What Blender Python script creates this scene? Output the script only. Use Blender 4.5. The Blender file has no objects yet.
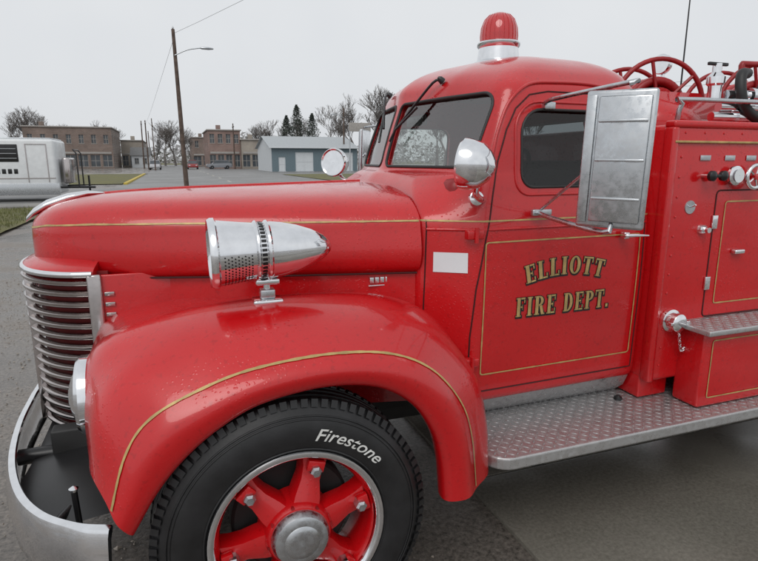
import bpy, bmesh, math, random
import numpy as np
from mathutils import Vector, Matrix
from mathutils.bvhtree import BVHTree
random.seed(7)
R=math.radians
YC=2.7
scene=bpy.context.scene
scene.view_settings.view_transform='Standard'
scene.view_settings.look='None'
scene.view_settings.exposure=0

# ------------------------------------------------------------ materials
def base_mat(name):
    m=bpy.data.materials.new(name); m.use_nodes=True
    nt=m.node_tree; b=nt.nodes['Principled BSDF']
    return m,nt,b
def coords(nt,kind='Object'):
    return nt.nodes.new('ShaderNodeTexCoord').outputs[kind]
def noise_n(nt,vec,scale,detail=3,rough=.6):
    n=nt.nodes.new('ShaderNodeTexNoise'); n.inputs['Scale'].default_value=scale
    n.inputs['Detail'].default_value=detail; n.inputs['Roughness'].default_value=rough
    nt.links.new(vec,n.inputs['Vector']); return n.outputs['Fac']
def ramp(nt,fac,stops):
    r=nt.nodes.new('ShaderNodeValToRGB'); nt.links.new(fac,r.inputs['Fac'])
    e=r.color_ramp.elements
    while len(e)<len(stops): e.new(.5)
    for i,(p,c) in enumerate(stops):
        e[i].position=p
        if not hasattr(c,'__len__'): c=(c,c,c)
        e[i].color=(c[0],c[1],c[2],1)
    return r.outputs['Color']
def bump_n(nt,h,strength,dist,normal=None):
    b=nt.nodes.new('ShaderNodeBump'); b.inputs['Strength'].default_value=strength
    b.inputs['Distance'].default_value=dist; nt.links.new(h,b.inputs['Height'])
    if normal is not None: nt.links.new(normal,b.inputs['Normal'])
    return b.outputs['Normal']
def mulmix(nt,A,B):
    mul=nt.nodes.new('ShaderNodeMix'); mul.data_type='RGBA'; mul.blend_type='MULTIPLY'; mul.inputs[0].default_value=1
    nt.links.new(A,mul.inputs[6]); nt.links.new(B,mul.inputs[7]); return mul.outputs[2]
def pbr(name,col,rough=.5,metal=0.,coat=0.,var=.15,vscale=6,bump=0.,bscale=60,bdist=.002):
    m,nt,b=base_mat(name)
    v=coords(nt)
    f=noise_n(nt,v,vscale,3)
    c0=[c*(1-var) for c in col]; c1=[min(1,c*(1+var)) for c in col]
    nt.links.new(ramp(nt,f,[(.3,c0),(.7,c1)]),b.inputs['Base Color'])
    b.inputs['Metallic'].default_value=metal
    b.inputs['Coat Weight'].default_value=coat
    b.inputs['Roughness'].default_value=rough
    if bump>0:
        nt.links.new(bump_n(nt,noise_n(nt,v,bscale,2),bump,bdist),b.inputs['Normal'])
    return m
def paint(name,c_lo,c_hi,rough=.26,droplets=.5):
    m,nt,b=base_mat(name); v=coords(nt)
    f=noise_n(nt,v,1.6,3,.6)
    base=ramp(nt,f,[(.32,c_lo),(.68,c_hi)])
    sp=noise_n(nt,v,55,2,.6)   # fine dirt specks
    nt.links.new(mulmix(nt,base,ramp(nt,sp,[(.30,.82),(.42,1.0)])),b.inputs['Base Color'])
    f2=noise_n(nt,v,7,3,.6)
    nt.links.new(ramp(nt,f2,[(.3,rough-.07),(.7,rough+.10)]),b.inputs['Roughness'])
    vo=nt.nodes.new('ShaderNodeTexVoronoi'); vo.inputs['Scale'].default_value=78
    nt.links.new(v,vo.inputs['Vector'])
    d=ramp(nt,vo.outputs['Distance'],[(.0,1),(.30,0)])
    # droplets only in patches
    mk_=ramp(nt,noise_n(nt,v,3.2,2,.5),[(.42,0),(.60,1)])
    n1=bump_n(nt,noise_n(nt,v,3.5,1),.08,.02)
    n2=bump_n(nt,mulmix(nt,d,mk_),droplets,.0016,n1)
    nt.links.new(n2,b.inputs['Normal'])
    b.inputs['Specular IOR Level'].default_value=.4
    b.inputs['Coat Weight'].default_value=.65
    b.inputs['Coat Roughness'].default_value=.05
    nt.links.new(n2,b.inputs['Coat Normal'])
    return m
RED=paint('red_paint',(.47,.0035,.006),(.56,.006,.009))
REDIN=pbr('red_paint_worn',(.28,.006,.008),.4,var=.3)
def chrome_m(name,col=(.84,.85,.87),rough=.06,metal=1):
    m,nt,b=base_mat(name); v=coords(nt)
    b.inputs['Metallic'].default_value=metal
    nt.links.new(ramp(nt,noise_n(nt,v,25,3),[(.3,[c*.88 for c in col]),(.7,col)]),b.inputs['Base Color'])
    nt.links.new(ramp(nt,noise_n(nt,v,40,3,.7),[(.35,rough*.6),(.75,rough*2.4)]),b.inputs['Roughness'])
    return m
CHROME=chrome_m('chrome'); ALU=chrome_m('aluminium',(.58,.60,.62),.26); DULL=chrome_m('grille_chrome',(.52,.48,.47),.12)
PLATE=chrome_m('diamond_plate',(.50,.50,.50),.30,.7)
BLACK=pbr('black_metal',(.012,.012,.013),.32,var=.4)
DARK=pbr('chassis_dark',(.02,.02,.02),.6,var=.4)
RUBBER=pbr('tire_rubber',(.014,.014,.015),.42,var=.4,vscale=12,bump=.3,bscale=120,bdist=.001)
GASKET=pbr('rubber_gasket',(.02,.02,.02),.5)
GOLD=pbr('gold_leaf',(.46,.33,.13),.42,metal=.15,var=.25,vscale=20)
SEAM=pbr('panel_gap',(.05,.002,.002),.7)
WHITE=pbr('white_card',(.74,.78,.80),.5,var=.03)
WLET=pbr('tire_lettering',(.66,.66,.64),.6,var=.15,vscale=30)
VINYL=pbr('seat_vinyl',(.07,.055,.05),.5)
LINER=pbr('cab_headliner',(.16,.15,.14),.8)
HOSE=pbr('black_hose',(.015,.015,.015),.5,bump=.4,bscale=200)
def glass_m(name,tint,mixr=.0,drops=True):
    m=bpy.data.materials.new(name); m.use_nodes=True; nt=m.node_tree
    nt.nodes.clear(); o=nt.nodes.new('ShaderNodeOutputMaterial')
    t=nt.nodes.new('ShaderNodeBsdfTransparent'); t.inputs[0].default_value=(*tint,1)
    g=nt.nodes.new('ShaderNodeBsdfGlossy'); g.inputs['Roughness'].default_value=.03
    geo=nt.nodes.new('ShaderNodeNewGeometry')
    def mth(op,a,b=None):
        n=nt.nodes.new('ShaderNodeMath'); n.operation=op; n.use_clamp=False
        for i,q in enumerate((a,b)):
            if q is None: continue
            if isinstance(q,(int,float)): n.inputs[i].default_value=q
            else: nt.links.new(q,n.inputs[i])
        return n.outputs[0]
    dt=nt.nodes.new('ShaderNodeVectorMath'); dt.operation='DOT_PRODUCT'
    nt.links.new(geo.outputs['Normal'],dt.inputs[0]); nt.links.new(geo.outputs['Incoming'],dt.inputs[1])
    f=mth('ADD',mth('MULTIPLY',mth('POWER',mth('SUBTRACT',1.0,mth('ABSOLUTE',dt.outputs['Value'])),5.0),.95-mixr),.05+mixr)
    if drops:
        tc=coords(nt); vo=nt.nodes.new('ShaderNodeTexVoronoi'); vo.inputs['Scale'].default_value=80
        nt.links.new(tc,vo.inputs['Vector'])
        d=ramp(nt,vo.outputs['Distance'],[(0,1),(.24,0)])
        nn=bump_n(nt,d,.6,.0013); nt.links.new(nn,g.inputs['Normal'])
    mx=nt.nodes.new('ShaderNodeMixShader'); nt.links.new(f,mx.inputs[0])
    nt.links.new(t.outputs[0],mx.inputs[1]); nt.links.new(g.outputs[0],mx.inputs[2]); nt.links.new(mx.outputs[0],o.inputs[0])
    return m
GLASS_W=glass_m('windshield_glass',(.80,.84,.82),.16)
GLASS_S=glass_m('door_glass',(.20,.22,.23),.0)  # near window: dark tint stands in for the dim cab interior
GLASS_F=glass_m('clear_door_glass',(.72,.76,.75),.02,False)
REDLENS,nt_,b_=base_mat('red_lens'); b_.inputs['Base Color'].default_value=(.70,.006,.010,1); b_.inputs['Roughness'].default_value=.10
b_.inputs['Transmission Weight'].default_value=.35; b_.inputs['Coat Weight'].default_value=1

# ------------------------------------------------------------ mesh helpers
def empty(name,loc=(0,0,0)):
    e=bpy.data.objects.new(name,None); scene.collection.objects.link(e); e.location=loc; return e
def mk(name,verts,faces,mat,parent=None,smooth=True,angle=35,recalc=False):
    me=bpy.data.meshes.new(name); me.from_pydata([tuple(v) for v in verts],[],[tuple(f) for f in faces]); me.update()
    if recalc:
        bm=bmesh.new(); bm.from_mesh(me); bmesh.ops.recalc_face_normals(bm,faces=bm.faces); bm.to_mesh(me); bm.free()
    if mat: me.materials.append(mat)
    if smooth:
        me.polygons.foreach_set('use_smooth',[True]*len(me.polygons)); 
        if angle: me.set_sharp_from_angle(angle=R(angle))
    o=bpy.data.objects.new(name,me); scene.collection.objects.link(o)
    if parent: o.parent=parent
    return o
def cr(P,n):
    P=[np.array(p,float) for p in P]; out=[]
    Q=[2*P[0]-P[1]]+P+[2*P[-1]-P[-2]]
    for i in range(1,len(Q)-2):
        for k in range(n):
            t=k/n
            out.append(.5*((2*Q[i])+(-Q[i-1]+Q[i+1])*t+(2*Q[i-1]-5*Q[i]+4*Q[i+1]-Q[i+2])*t*t+(-Q[i-1]+3*Q[i]-3*Q[i+1]+Q[i+2])*t**3))
    out.append(P[-1]); return out
def densify(grid,nu,nv):
    g=[cr(r,nv) for r in grid]
    cols=list(zip(*g)); cols=[cr(list(c),nu) for c in cols]
    return [list(r) for r in zip(*cols)]
def grid_faces(nr,nc,closed=False,flip=False,base=0):
    F=[]
    for i in range(nr-1):
        for j in range(nc if closed else nc-1):
            a=base+i*nc+j; b=base+i*nc+(j+1)%nc; c=base+(i+1)*nc+(j+1)%nc; d=base+(i+1)*nc+j
            F.append((a,d,c,b) if flip else (a,b,c,d))
    return F
def grid_obj(name,g,mat,parent,closed=False,flip=False,thick=0,angle=50):
    V=[p for r in g for p in r]
    o=mk(name,V,grid_faces(len(g),len(g[0]),closed,flip),mat,parent,True,angle)
    if thick:
        s=o.modifiers.new('s','SOLIDIFY'); s.thickness=thick; s.offset=0
    return o
def bake(o):
    dg=bpy.context.evaluated_depsgraph_get(); dg.update()
    me=bpy.data.meshes.new_from_object(o.evaluated_get(dg)); o.modifiers.clear(); o.data=me
def mirrored(o,name,parent):
    if len(o.modifiers): bake(o)
    me=o.data.copy()
    bm=bmesh.new(); bm.from_mesh(me)
    for v in bm.verts: v.co.y=2*YC-v.co.y
    bmesh.ops.reverse_faces(bm,faces=bm.faces); bm.to_mesh(me); bm.free()
    n=bpy.data.objects.new(name,me); scene.collection.objects.link(n); n.parent=parent; return n
def rbox(name,x0,x1,y0,y1,z0,z1,mat,parent,bev=.01,seg=3,M=None):
    bm=bmesh.new(); bmesh.ops.create_cube(bm,size=1)
    for v in bm.verts:
        v.co=Vector(((x0+x1)/2+v.co.x*(x1-x0),(y0+y1)/2+v.co.y*(y1-y0),(z0+z1)/2+v.co.z*(z1-z0)))
    if bev>0: bmesh.ops.bevel(bm,geom=bm.edges[:],offset=bev,segments=seg,affect='EDGES',profile=.5)
    if M is not None: bm.transform(M)
    me=bpy.data.meshes.new(name); bm.to_mesh(me); bm.free(); me.materials.append(mat)
    me.polygons.foreach_set('use_smooth',[True]*len(me.polygons)); me.set_sharp_from_angle(angle=R(40))
    o=bpy.data.objects.new(name,me); scene.collection.objects.link(o); o.parent=parent; return o
def frame(axis):
    a=Vector(axis).normalized(); h=Vector((0,0,1)) if abs(a.z)<.9 else Vector((1,0,0))
    u=a.cross(h).normalized(); v=a.cross(u).normalized(); return a,u,v
def revolve(name,prof,org,axis,mat,parent,seg=48,angle=35,cap=True):
    a,u,v=frame(axis); o=Vector(org); V=[]; 
    for (t,r) in prof:
        for k in range(seg):
            th=2*math.pi*k/seg
            V.append(o+a*t+(u*math.cos(th)+v*math.sin(th))*max(r,1e-5))
    F=grid_faces(len(prof),seg,True)
    if cap:
        F.append(tuple(range(seg))); F.append(tuple((len(prof)-1)*seg+k for k in reversed(range(seg))))
    return mk(name,V,F,mat,parent,True,angle,recalc=True)
def tube_data(pts,r,seg=10,closed=False):
    P=[Vector(p) for p in pts]; n=len(P); V=[];F=[]
    rs=list(r) if hasattr(r,'__len__') else [r]*n
    if len(rs)!=n: rs=list(np.interp(np.linspace(0,1,n),np.linspace(0,1,len(rs)),rs))
    prev=None
    for i,p in enumerate(P):
        if closed: t=(P[(i+1)%n]-P[i-1]).normalized()
        else: t=((P[min(i+1,n-1)]-P[max(i-1,0)])).normalized()
        if prev is None: _,u,v=frame(t)
        else:
            u=(prev-t*prev.dot(t)).normalized(); v=t.cross(u)
        prev=u
        for k in range(seg):
            th=2*math.pi*k/seg; V.append(p+(u*math.cos(th)+v*math.sin(th))*float(rs[i]))
    F=grid_faces(n,seg,True)
    if closed:
        for k in range(seg): F.append(((n-1)*seg+k,(n-1)*seg+(k+1)%seg,(k+1)%seg,k))
    else:
        F.append(tuple(range(seg))); F.append(tuple((n-1)*seg+k for k in range(seg)))
    return V,F
def tube(name,pts,r,mat,parent,seg=10,closed=False,smooth_n=0):
    if smooth_n: pts=[tuple(p) for p in cr(pts,smooth_n)]
    V,F=tube_data(pts,r,seg,closed); return mk(name,V,F,mat,parent,True,50,recalc=True)
class Acc:
    def __init__(s): s.V=[];s.F=[]
    def add(s,V,F):
        b=len(s.V); s.V+= [tuple(v) for v in V]; s.F+=[tuple(i+b for i in f) for f in F]
    def obj(s,name,mat,parent=None,smooth=False,angle=40): return mk(name,s.V,s.F,mat,parent,smooth,angle)
def bvh_of(o):
    me=o.data; return BVHTree.FromPolygons([v.co.copy() for v in me.vertices],[tuple(p.vertices) for p in me.polygons])
def cast(bvh,x,z,y0=0.5,d=1):
    h=bvh.ray_cast(Vector((x,y0,z)),Vector((0,d,0)))
    if h[0] is None: return None
    n=h[1]; 
    if n.y*d>0: n=-n
    return h[0],n
def resample(pts,step,closed=False):
    P=[np.array(p,float) for p in pts]
    if closed: P=P+[P[0]]
    out=[]
    for a,b in zip(P[:-1],P[1:]):
        L=np.linalg.norm(b-a); k=max(1,int(math.ceil(L/step)))
        for i in range(k): out.append(a+(b-a)*i/k)
    if not closed: out.append(P[-1])
    return out
def ribbon(name,pts,width,bvh,mat,parent,off=.002,closed=False,step=.02):
    P=resample(pts,step,closed); n=len(P); V=[];F=[];ok=[]
    for i,p in enumerate(P):
        a=P[i-1] if (i>0 or closed) else P[0]; b=P[(i+1)%n] if (i<n-1 or closed) else P[-1]
        t=b-a; t=t/(np.linalg.norm(t)+1e-9); nn=np.array([-t[1],t[0]])
        row=[]
        ww=width*(1+.12*math.sin(i*1.7)+.08*math.sin(i*.61))
        for s in (-1,1):
            q=p+nn*s*ww/2; h=cast(bvh,q[0],q[1])
            row.append(None if h is None else h[0]+h[1]*off)
        ok.append(row[0] is not None and row[1] is not None)
        V+= [r if r is not None else Vector((p[0],2,p[1])) for r in row]
    for i in range(n if closed else n-1):
        j=(i+1)%n
        if ok[i] and ok[j]: F.append((2*i,2*i+1,2*j+1,2*j))
    return mk(name,V,F,mat,parent,True,None)
def rrect(x0,x1,z0,z1,r,seg=6,skew=None):
    pts=[]
    rr=r if hasattr(r,'__len__') else [r]*4
    for (cx,cz,a0,q) in ((x0+rr[0],z0+rr[0],180,rr[0]),(x1-rr[1],z0+rr[1],270,rr[1]),(x1-rr[2],z1-rr[2],0,rr[2]),(x0+rr[3],z1-rr[3],90,rr[3])):
        for k in range(seg+1):
            a=R(a0+90*k/seg); pts.append((cx+q*math.cos(a),cz+q*math.sin(a)))
    return pts

truck=empty('fire_truck')

# ------------------------------------------------------------ CAB
T=[ #z, xc, x1,w1, x2,w2, xr, r1,r2,r3
(.60,.92,.92,.60,1.10,.76,1.985,.04,.06,.05),
(.635,.90,.90,.645,1.10,.79,2.0,.04,.08,.06),
(.80,.90,.90,.655,1.10,.798,2.0,.04,.08,.06),
(1.1,.90,.90,.67,1.10,.805,2.0,.04,.08,.06),
(1.30,.90,.90,.675,1.11,.803,2.0,.05,.08,.07),
(1.37,.90,.90,.67,1.12,.797,2.0,.06,.08,.08),
(1.42,.905,.915,.62,1.125,.786,2.0,.07,.08,.1),
(1.47,.915,.94,.54,1.13,.775,2.0,.07,.08,.1),
(1.51,.935,.97,.46,1.135,.768,2.0,.07,.08,.12),
(1.54,.96,1.01,.42,1.14,.762,2.0,.07,.085,.12),
(1.565,.995,1.06,.38,1.148,.757,2.0,.3,.085,.14),
(1.65,1.02,1.085,.38,1.175,.750,2.0,.3,.08,.14),
(1.75,1.05,1.115,.38,1.21,.738,2.0,.3,.08,.15),
(1.84,1.08,1.145,.38,1.24,.72,2.0,.3,.09,.16),
(1.89,1.09,1.16,.38,1.26,.705,2.0,.3,.10,.17),
(1.93,1.10,1.18,.38,1.29,.675,1.995,.3,.12,.18),
(1.97,1.14,1.22,.37,1.34,.635,1.985,.3,.14,.18),
(2.01,1.21,1.29,.33,1.40,.57,1.96,.25,.14,.18),
(2.045,1.31,1.38,.28,1.47,.475,1.91,.2,.13,.16),
(2.07,1.43,1.47,.2,1.53,.35,1.85,.1,.1,.12),
(2.085,1.56,1.58,.1,1.62,.17,1.77,.04,.05,.05)]
TD=cr(T,4)
def round_seg(A,B,C,r,n):
    A,B,C=[np.array(p,float) for p in (A,B,C)]
    d1=(A-B);L1=np.linalg.norm(d1);d1/=L1; d2=(C-B);L2=np.linalg.norm(d2);d2/=L2
    ang=math.acos(max(-1,min(1,float(np.dot(d1,d2)))))
    tl=min(r/max(math.tan(ang/2),1e-3),L1*.45,L2*.45)
    s=B+d1*tl; e=B+d2*tl
    return [(1-t)**2*s+2*t*(1-t)*B+t*t*e for t in [k/n for k in range(n+1)]]
def cab_outline(row):
    z,xc,x1,w1,x2,w2,xr,r1,r2,r3=row
    P=[(xc,0),(x1,w1),(x2,w2),(xr,w2-.025),(xr,0)]
    s1=round_seg(P[0],P[1],P[2],r1,5); s2=round_seg(P[1],P[2],P[3],r2,8); s3=round_seg(P[2],P[3],P[4],r3,7)
    def line(a,b,n): a=np.array(a,float);b=np.array(b,float); return [a+(b-a)*k/n for k in range(n)]
    h=line(P[0],s1[0],9)+s1[:-1]+line(s1[-1],s2[0],6)+s2[:-1]+line(s2[-1],s3[0],16)+s3[:-1]+line(s3[-1],P[4],7)+[np.array(P[4],float)]
    near=[(p[0],YC-p[1],z) for p in h]; far=[(p[0],YC+p[1],z) for p in h[1:-1]][::-1]
    return near+far
rows=[cab_outline(r) for r in TD]; nc=len(rows[0])
V=[p for r in rows for p in r]; F=grid_faces(len(rows),nc,True)
F.append(tuple(range(nc))); F.append(tuple((len(rows)-1)*nc+k for k in range(nc)))
cab=mk('cab_shell',V,F,RED,truck,True,None,recalc=True)
cab_bvh=bvh_of(cab)
s=cab.modifiers.new('s','SOLIDIFY'); s.thickness=.03; s.offset=-1
def cutter(pts,axis,a0,a1):
    n=len(pts); V=[]
    for a in (a0,a1):
        for p in pts: V.append((p[0],a,p[1]) if axis=='y' else (a,p[0],p[1]))
    F=[tuple(range(n)),tuple(range(2*n-1,n-1,-1))]+[(k,(k+1)%n,n+(k+1)%n,n+k) for k in range(n)]
    return mk('cut',V,F,None,None,False,recalc=True)
side_win=rrect(1.315,1.73,1.495,1.80,[.05,.05,.07,.10],7)
ws_n=rrect(YC-.675,YC-.03,1.572,1.868,[.06,.035,.035,.07],6)
ws_f=rrect(YC+.03,YC+.675,1.572,1.868,[.035,.06,.07,.035],6)
rw=rrect(YC-.35,YC+.35,1.55,1.80,.07,6)
cuts=[cutter(side_win,'y',0,6),cutter(ws_n,'x',.8,1.7),cutter(ws_f,'x',.8,1.7),cutter(rw,'x',1.8,2.3)]
for c in cuts:
    m=cab.modifiers.new('b','BOOLEAN'); m.operation='DIFFERENCE'; m.solver='EXACT'; m.object=c
bake(cab)
for c in cuts: bpy.data.objects.remove(c)
cab.data.materials.clear(); cab.data.materials.append(RED)
cab.data.polygons.foreach_set('material_index',[0]*len(cab.data.polygons))
cab.data.polygons.foreach_set('use_smooth',[True]*len(cab.data.polygons)); cab.data.set_sharp_from_angle(angle=R(32))
# glass
def cast_x(bvh,y,z,x0=-3,d=1):
    h=bvh.ray_cast(Vector((x0,y,z)),Vector((d,0,0))); return h
def pane_x(name,pts,mat,x0,d,inset):
    ys=[p[0] for p in pts]; zs=[p[1] for p in pts]
    g=[]
    for i in range(9):
        row=[]
        for j in range(13):
            y=min(ys)-.008+(max(ys)-min(ys)+.016)*j/12; z=min(zs)-.008+(max(zs)-min(zs)+.016)*i/8
            h=cast_x(cab_bvh,y,z,x0,d); row.append((h[0].x+d*inset,y,z))
        g.append(row)
    return grid_obj(name,g,mat,truck)
pane_x('windshield_pane_left',ws_n,GLASS_W,-3,1,.012); pane_x('windshield_pane_right',ws_f,GLASS_W,-3,1,.012)
pane_x('rear_window',rw,GLASS_F,5,-1,.012)
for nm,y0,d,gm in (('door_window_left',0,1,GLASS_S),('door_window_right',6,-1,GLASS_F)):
    g=[]
    for i in range(8):
        row=[]
        for j in range(8):
            x=1.305+.435*j/7; z=1.485+.325*i/7
            h=cast(cab_bvh,x,z,y0,d); row.append((x,h[0].y+d*.014,z))
        g.append(row)
    grid_obj(nm,g,gm,truck)
# gaskets
def gasket(name,pts,axis,x0,d,r,mat,off=.0):
    P=[]
    for p in resample(pts,.03,True):
        if axis=='x':
            h=cast_x(cab_bvh,p[0],p[1],x0,d); P.append((h[0].x-d*off,p[0],p[1]))
        else:
            h=cast(cab_bvh,p[0],p[1],x0,d); P.append((p[0],h[0].y-d*off,p[1]))
    return tube(name,P,r,mat,truck,8,True)
gasket('windshield_gasket_left',ws_n,'x',-3,1,.007,GASKET); gasket('windshield_gasket_right',ws_f,'x',-3,1,.007,GASKET)
gasket('rear_window_gasket',rw,'x',5,-1,.007,GASKET)
gasket('door_window_gasket_left',side_win,'y',0,1,.006,GASKET); gasket('door_window_gasket_right',side_win,'y',6,-1,.006,GASKET)
sw2=rrect(1.285,1.76,1.465,1.83,[.06,.06,.09,.12],7)
gasket('door_window_rib',sw2,'y',0,1,.006,RED)
# door seam
door=[(1.085,.66),(1.085,.90),(1.10,1.1),(1.135,1.30),(1.17,1.45),(1.205,1.60),(1.245,1.72),(1.29,1.80),(1.36,1.856),(1.45,1.872),(1.66,1.872),(1.78,1.85),(1.87,1.79),(1.925,1.68),(1.945,1.5),(1.95,1.3),(1.95,.66)]
for nm,y0,d in (('door_seam_left',0,1),('door_seam_right',6,-1)):
    P=[]
    for p in resample(door,.03,True):
        h=cast(cab_bvh,p[0],p[1],y0,d); P.append((p[0],h[0].y,p[1]))
    tube(nm,P,.0035,SEAM,truck,6,True)
def surf_tube(name,pts,r,mat,bvh,smooth=6,y0=.5,off=0):
    P=[]
    for p in cr(pts,smooth):
        h=cast(bvh,p[0],p[1],y0,1)
        if h: P.append(h[0]+h[1]*off)
    return tube(name,P,r,mat,truck,8)
surf_tube('drip_rail',[(1.185,1.62),(1.215,1.72),(1.27,1.83),(1.36,1.895),(1.5,1.91),(1.7,1.908),(1.84,1.875),(1.93,1.78)],.007,RED,cab_bvh,off=.003)
ribbon('belt_pinstripe',[(.905,1.368),(1.98,1.368)],.006,cab_bvh,GOLD,truck,.003)
surf_tube('belt_moulding',[(.93,1.335),(1.4,1.335),(1.96,1.335)],.006,RED,cab_bvh)
ribbon('door_pinstripe',rrect(1.135,1.925,.735,1.285,.012,3),.0058,cab_bvh,GOLD,truck,.003,True)
# hinges, handle
for z in (1.32,.80):
    rbox('door_hinge',1.045,1.115,1.875,1.91,z-.018,z+.018,RED,truck,.006)
    tube('hinge_pin',[(1.08,1.872,z-.03),(1.08,1.872,z+.03)],.009,RED,truck,10)
rbox('door_handle_base',1.80,1.83,1.875,1.905,1.27,1.30,CHROME,truck,.006)
tube('door_handle',[(1.81,1.885,1.285),(1.80,1.865,1.287),(1.85,1.858,1.287),(1.915,1.862,1.283)],[.009,.009,.008,.005],CHROME,truck,10,smooth_n=4)
# paper notice on cowl
g=[]
for z in (1.165,1.245):
    g.append([tuple(cast(cab_bvh,x,z)[0]+cast(cab_bvh,x,z)[1]*.003) for x in (.955,.99,1.03,1.07)])
grid_obj('paper_notice',g,WHITE,truck)
# interior
rbox('seat_cushion',1.5,1.95,2.05,3.35,.85,1.05,VINYL,truck,.05)
rbox('seat_back',1.80,1.95,2.05,3.35,1.0,1.60,VINYL,truck,.05)
rbox('dashboard',1.04,1.25,2.02,3.38,1.30,1.53,REDIN,truck,.04)
rbox('cab_floor',.95,1.97,1.98,3.42,.63,.66,DARK,truck,.0)
rbox('headliner',1.35,1.88,2.28,3.12,1.935,1.95,LINER,truck,.005)
_,u_,v_=frame((.75,0,-.65))
c_=Vector((1.42,2.33,1.50))
tube('steering_wheel',[c_+(u_*math.cos(t)+v_*math.sin(t))*.2 for t in [2*math.pi*k/40 for k in range(40)]],.011,BLACK,truck,8,True)
for k in range(3):
    t=2*math.pi*k/3; tube('steering_spoke',[c_,c_+(u_*math.cos(t)+v_*math.sin(t))*.2],.007,CHROME,truck,6)
tube('steering_column',[c_,(1.15,2.33,1.2)],.02,BLACK,truck)
rbox('rear_view_mirror',1.18,1.19,YC-.12,YC+.12,1.77,1.82,BLACK,truck,.004)

# ------------------------------------------------------------ HOOD
HT=[(-.562,.012,1.315,1.205),(-.556,.06,1.342,1.20),(-.54,.12,1.372,1.195),(-.505,.18,1.402,1.19),(-.455,.24,1.427,1.185),(-.385,.295,1.446,1.175),(-.30,.345,1.46,1.168),(-.15,.412,1.472,1.165),(.1,.495,1.482,1.165),(.35,.565,1.488,1.165),(.62,.63,1.495,1.165),(.905,.695,1.502,1.165)]
rowsF=[(0,1),(.3,.99),(.55,.955),(.74,.90),(.87,.81),(.95,.70),(.985,.60),(.995,.5),(1.01,.35),(1.015,.2),(.995,.06),(.955,-.01)]
g=[]
for (x,w,zt,zb) in HT:
    half=[(x,YC-w*a,zb+(zt-zb)*b) for a,b in rowsF]
    g.append(half)
gn=densify(g,4,3)
hood=grid_obj('hood_left_half',gn,RED,truck,angle=60)
hood_bvh=bvh_of(hood); mirrored(hood,'hood_right_half',truck)
ribbon('hood_pinstripe',[(-.545,1.335),(-.47,1.352),(-.3,1.362),(0,1.366),(.9,1.368)],.006,hood_bvh,GOLD,truck,.003)
def hood_top(x):
    xs=[h[0] for h in HT]; return float(np.interp(x,xs,[h[2] for h in HT]))
tube('hood_centre_strip',[(x,YC,hood_top(x)+.001) for x in np.linspace(-.3,.88,20)],.006,RED,truck,8)
rowsO=[(-.585,.004,1.355),(-.578,.022,1.37),(-.55,.035,1.395),(-.50,.042,1.424),(-.42,.038,1.452),(-.34,.022,1.470),(-.27,.004,1.470)]
V=[];seg=16
for (x,rw_,z) in rowsO:
    for k in range(seg):
        t=2*math.pi*k/seg; V.append((x,YC+rw_*math.cos(t),z-.006+rw_*.5*math.sin(t)))
mk('hood_ornament',V,grid_faces(len(rowsO),seg,True)+[tuple(range(seg)),tuple((len(rowsO)-1)*seg+k for k in range(seg))],CHROME,truck,True,60,recalc=True)
# side panels below hood
g=[]
for z in (1.19,1.1,.95,.78,.6):
    g.append([(x,YC-float(np.interp(x,[h[0] for h in HT],[h[1] for h in HT]))+.035,z) for x in (-.32,-.15,.1,.35,.62,.92)])
sp=grid_obj('hood_side_panel_left',g,RED,truck); sp_bvh=bvh_of(sp); mirrored(sp,'hood_side_panel_right',truck)
tube('hood_lower_seam',[(x,YC-float(np.interp(x,[h[0] for h in HT],[h[1] for h in HT]))*.97+.002,1.158) for x in np.linspace(-.30,.9,20)],.004,SEAM,truck,6)
hh=cast(sp_bvh,.75,1.125)
if hh:
    y=hh[0].y
    for i in range(4): rbox('model_badge',.715+i*.022,.732+i*.022,y-.008,y+.004,1.118,1.142,CHROME,truck,.002)
    rbox('model_badge_bar',.71,.80,y-.006,y+.004,1.104,1.110,CHROME,truck,.002)
surf_tube('cowl_seam',[(.93,1.37),(.928,1.2),(.926,1.0),(.926,.8)],.003,SEAM,cab_bvh)

# ------------------------------------------------------------ GRILLE
GP=[(-.30,.415),(-.38,.395),(-.46,.345),(-.53,.265),(-.575,.17),(-.597,.08),(-.602,0)]
def gplan(n=4):
    h=cr(GP,n); return [(p[0],YC-p[1]) for p in h]+[(p[0],YC+p[1]) for p in h[::-1][1:]]
gp=gplan()
def sweep_plan(name,plan,prof,mat,closed=True,thick=0):
    n=len(plan); V=[]
    for i,(x,y) in enumerate(plan):
        a=plan[max(i-1,0)];b=plan[min(i+1,n-1)]; t=Vector((b[0]-a[0],b[1]-a[1])).normalized(); nn=Vector((-t.y,t.x))
        if nn.x>0 and abs(nn.x)>.01 : nn=-nn
        for (o,z) in prof: V.append((x+nn.x*o,y+nn.y*o,z))
    m=len(prof); F=grid_faces(n,m,closed)
    if closed: F+= [tuple(range(m)),tuple((n-1)*m+k for k in range(m))]
    return V,F
acc=Acc(); N=15
for i in range(N):
    z=.565+i*(1.155-.565)/(N-1)
    pz=[(x+.03*(1.17-z),y) for x,y in gp]
    prof=[(-.012,z-.013),(.004,z-.014),(.012,z-.006),(.013,z+.003),(.002,z+.011),(-.012,z+.011)]
    acc.add(*sweep_plan('',pz,prof,None))
gr=acc.obj('grille_bars',DULL,truck,True,50)
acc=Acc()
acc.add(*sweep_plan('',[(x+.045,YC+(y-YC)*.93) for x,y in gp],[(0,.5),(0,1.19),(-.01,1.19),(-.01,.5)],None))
acc.obj('grille_backing',pbr('grille_backing_red',(.20,.008,.009),.5,var=.3),truck,True,50)  # dark red sheet behind the bars
V,F=sweep_plan('',gp,[(-.09,1.232),(-.055,1.222),(-.01,1.205),(.008,1.192),(.010,1.176),(-.01,1.172),(-.09,1.172)],None)
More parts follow.
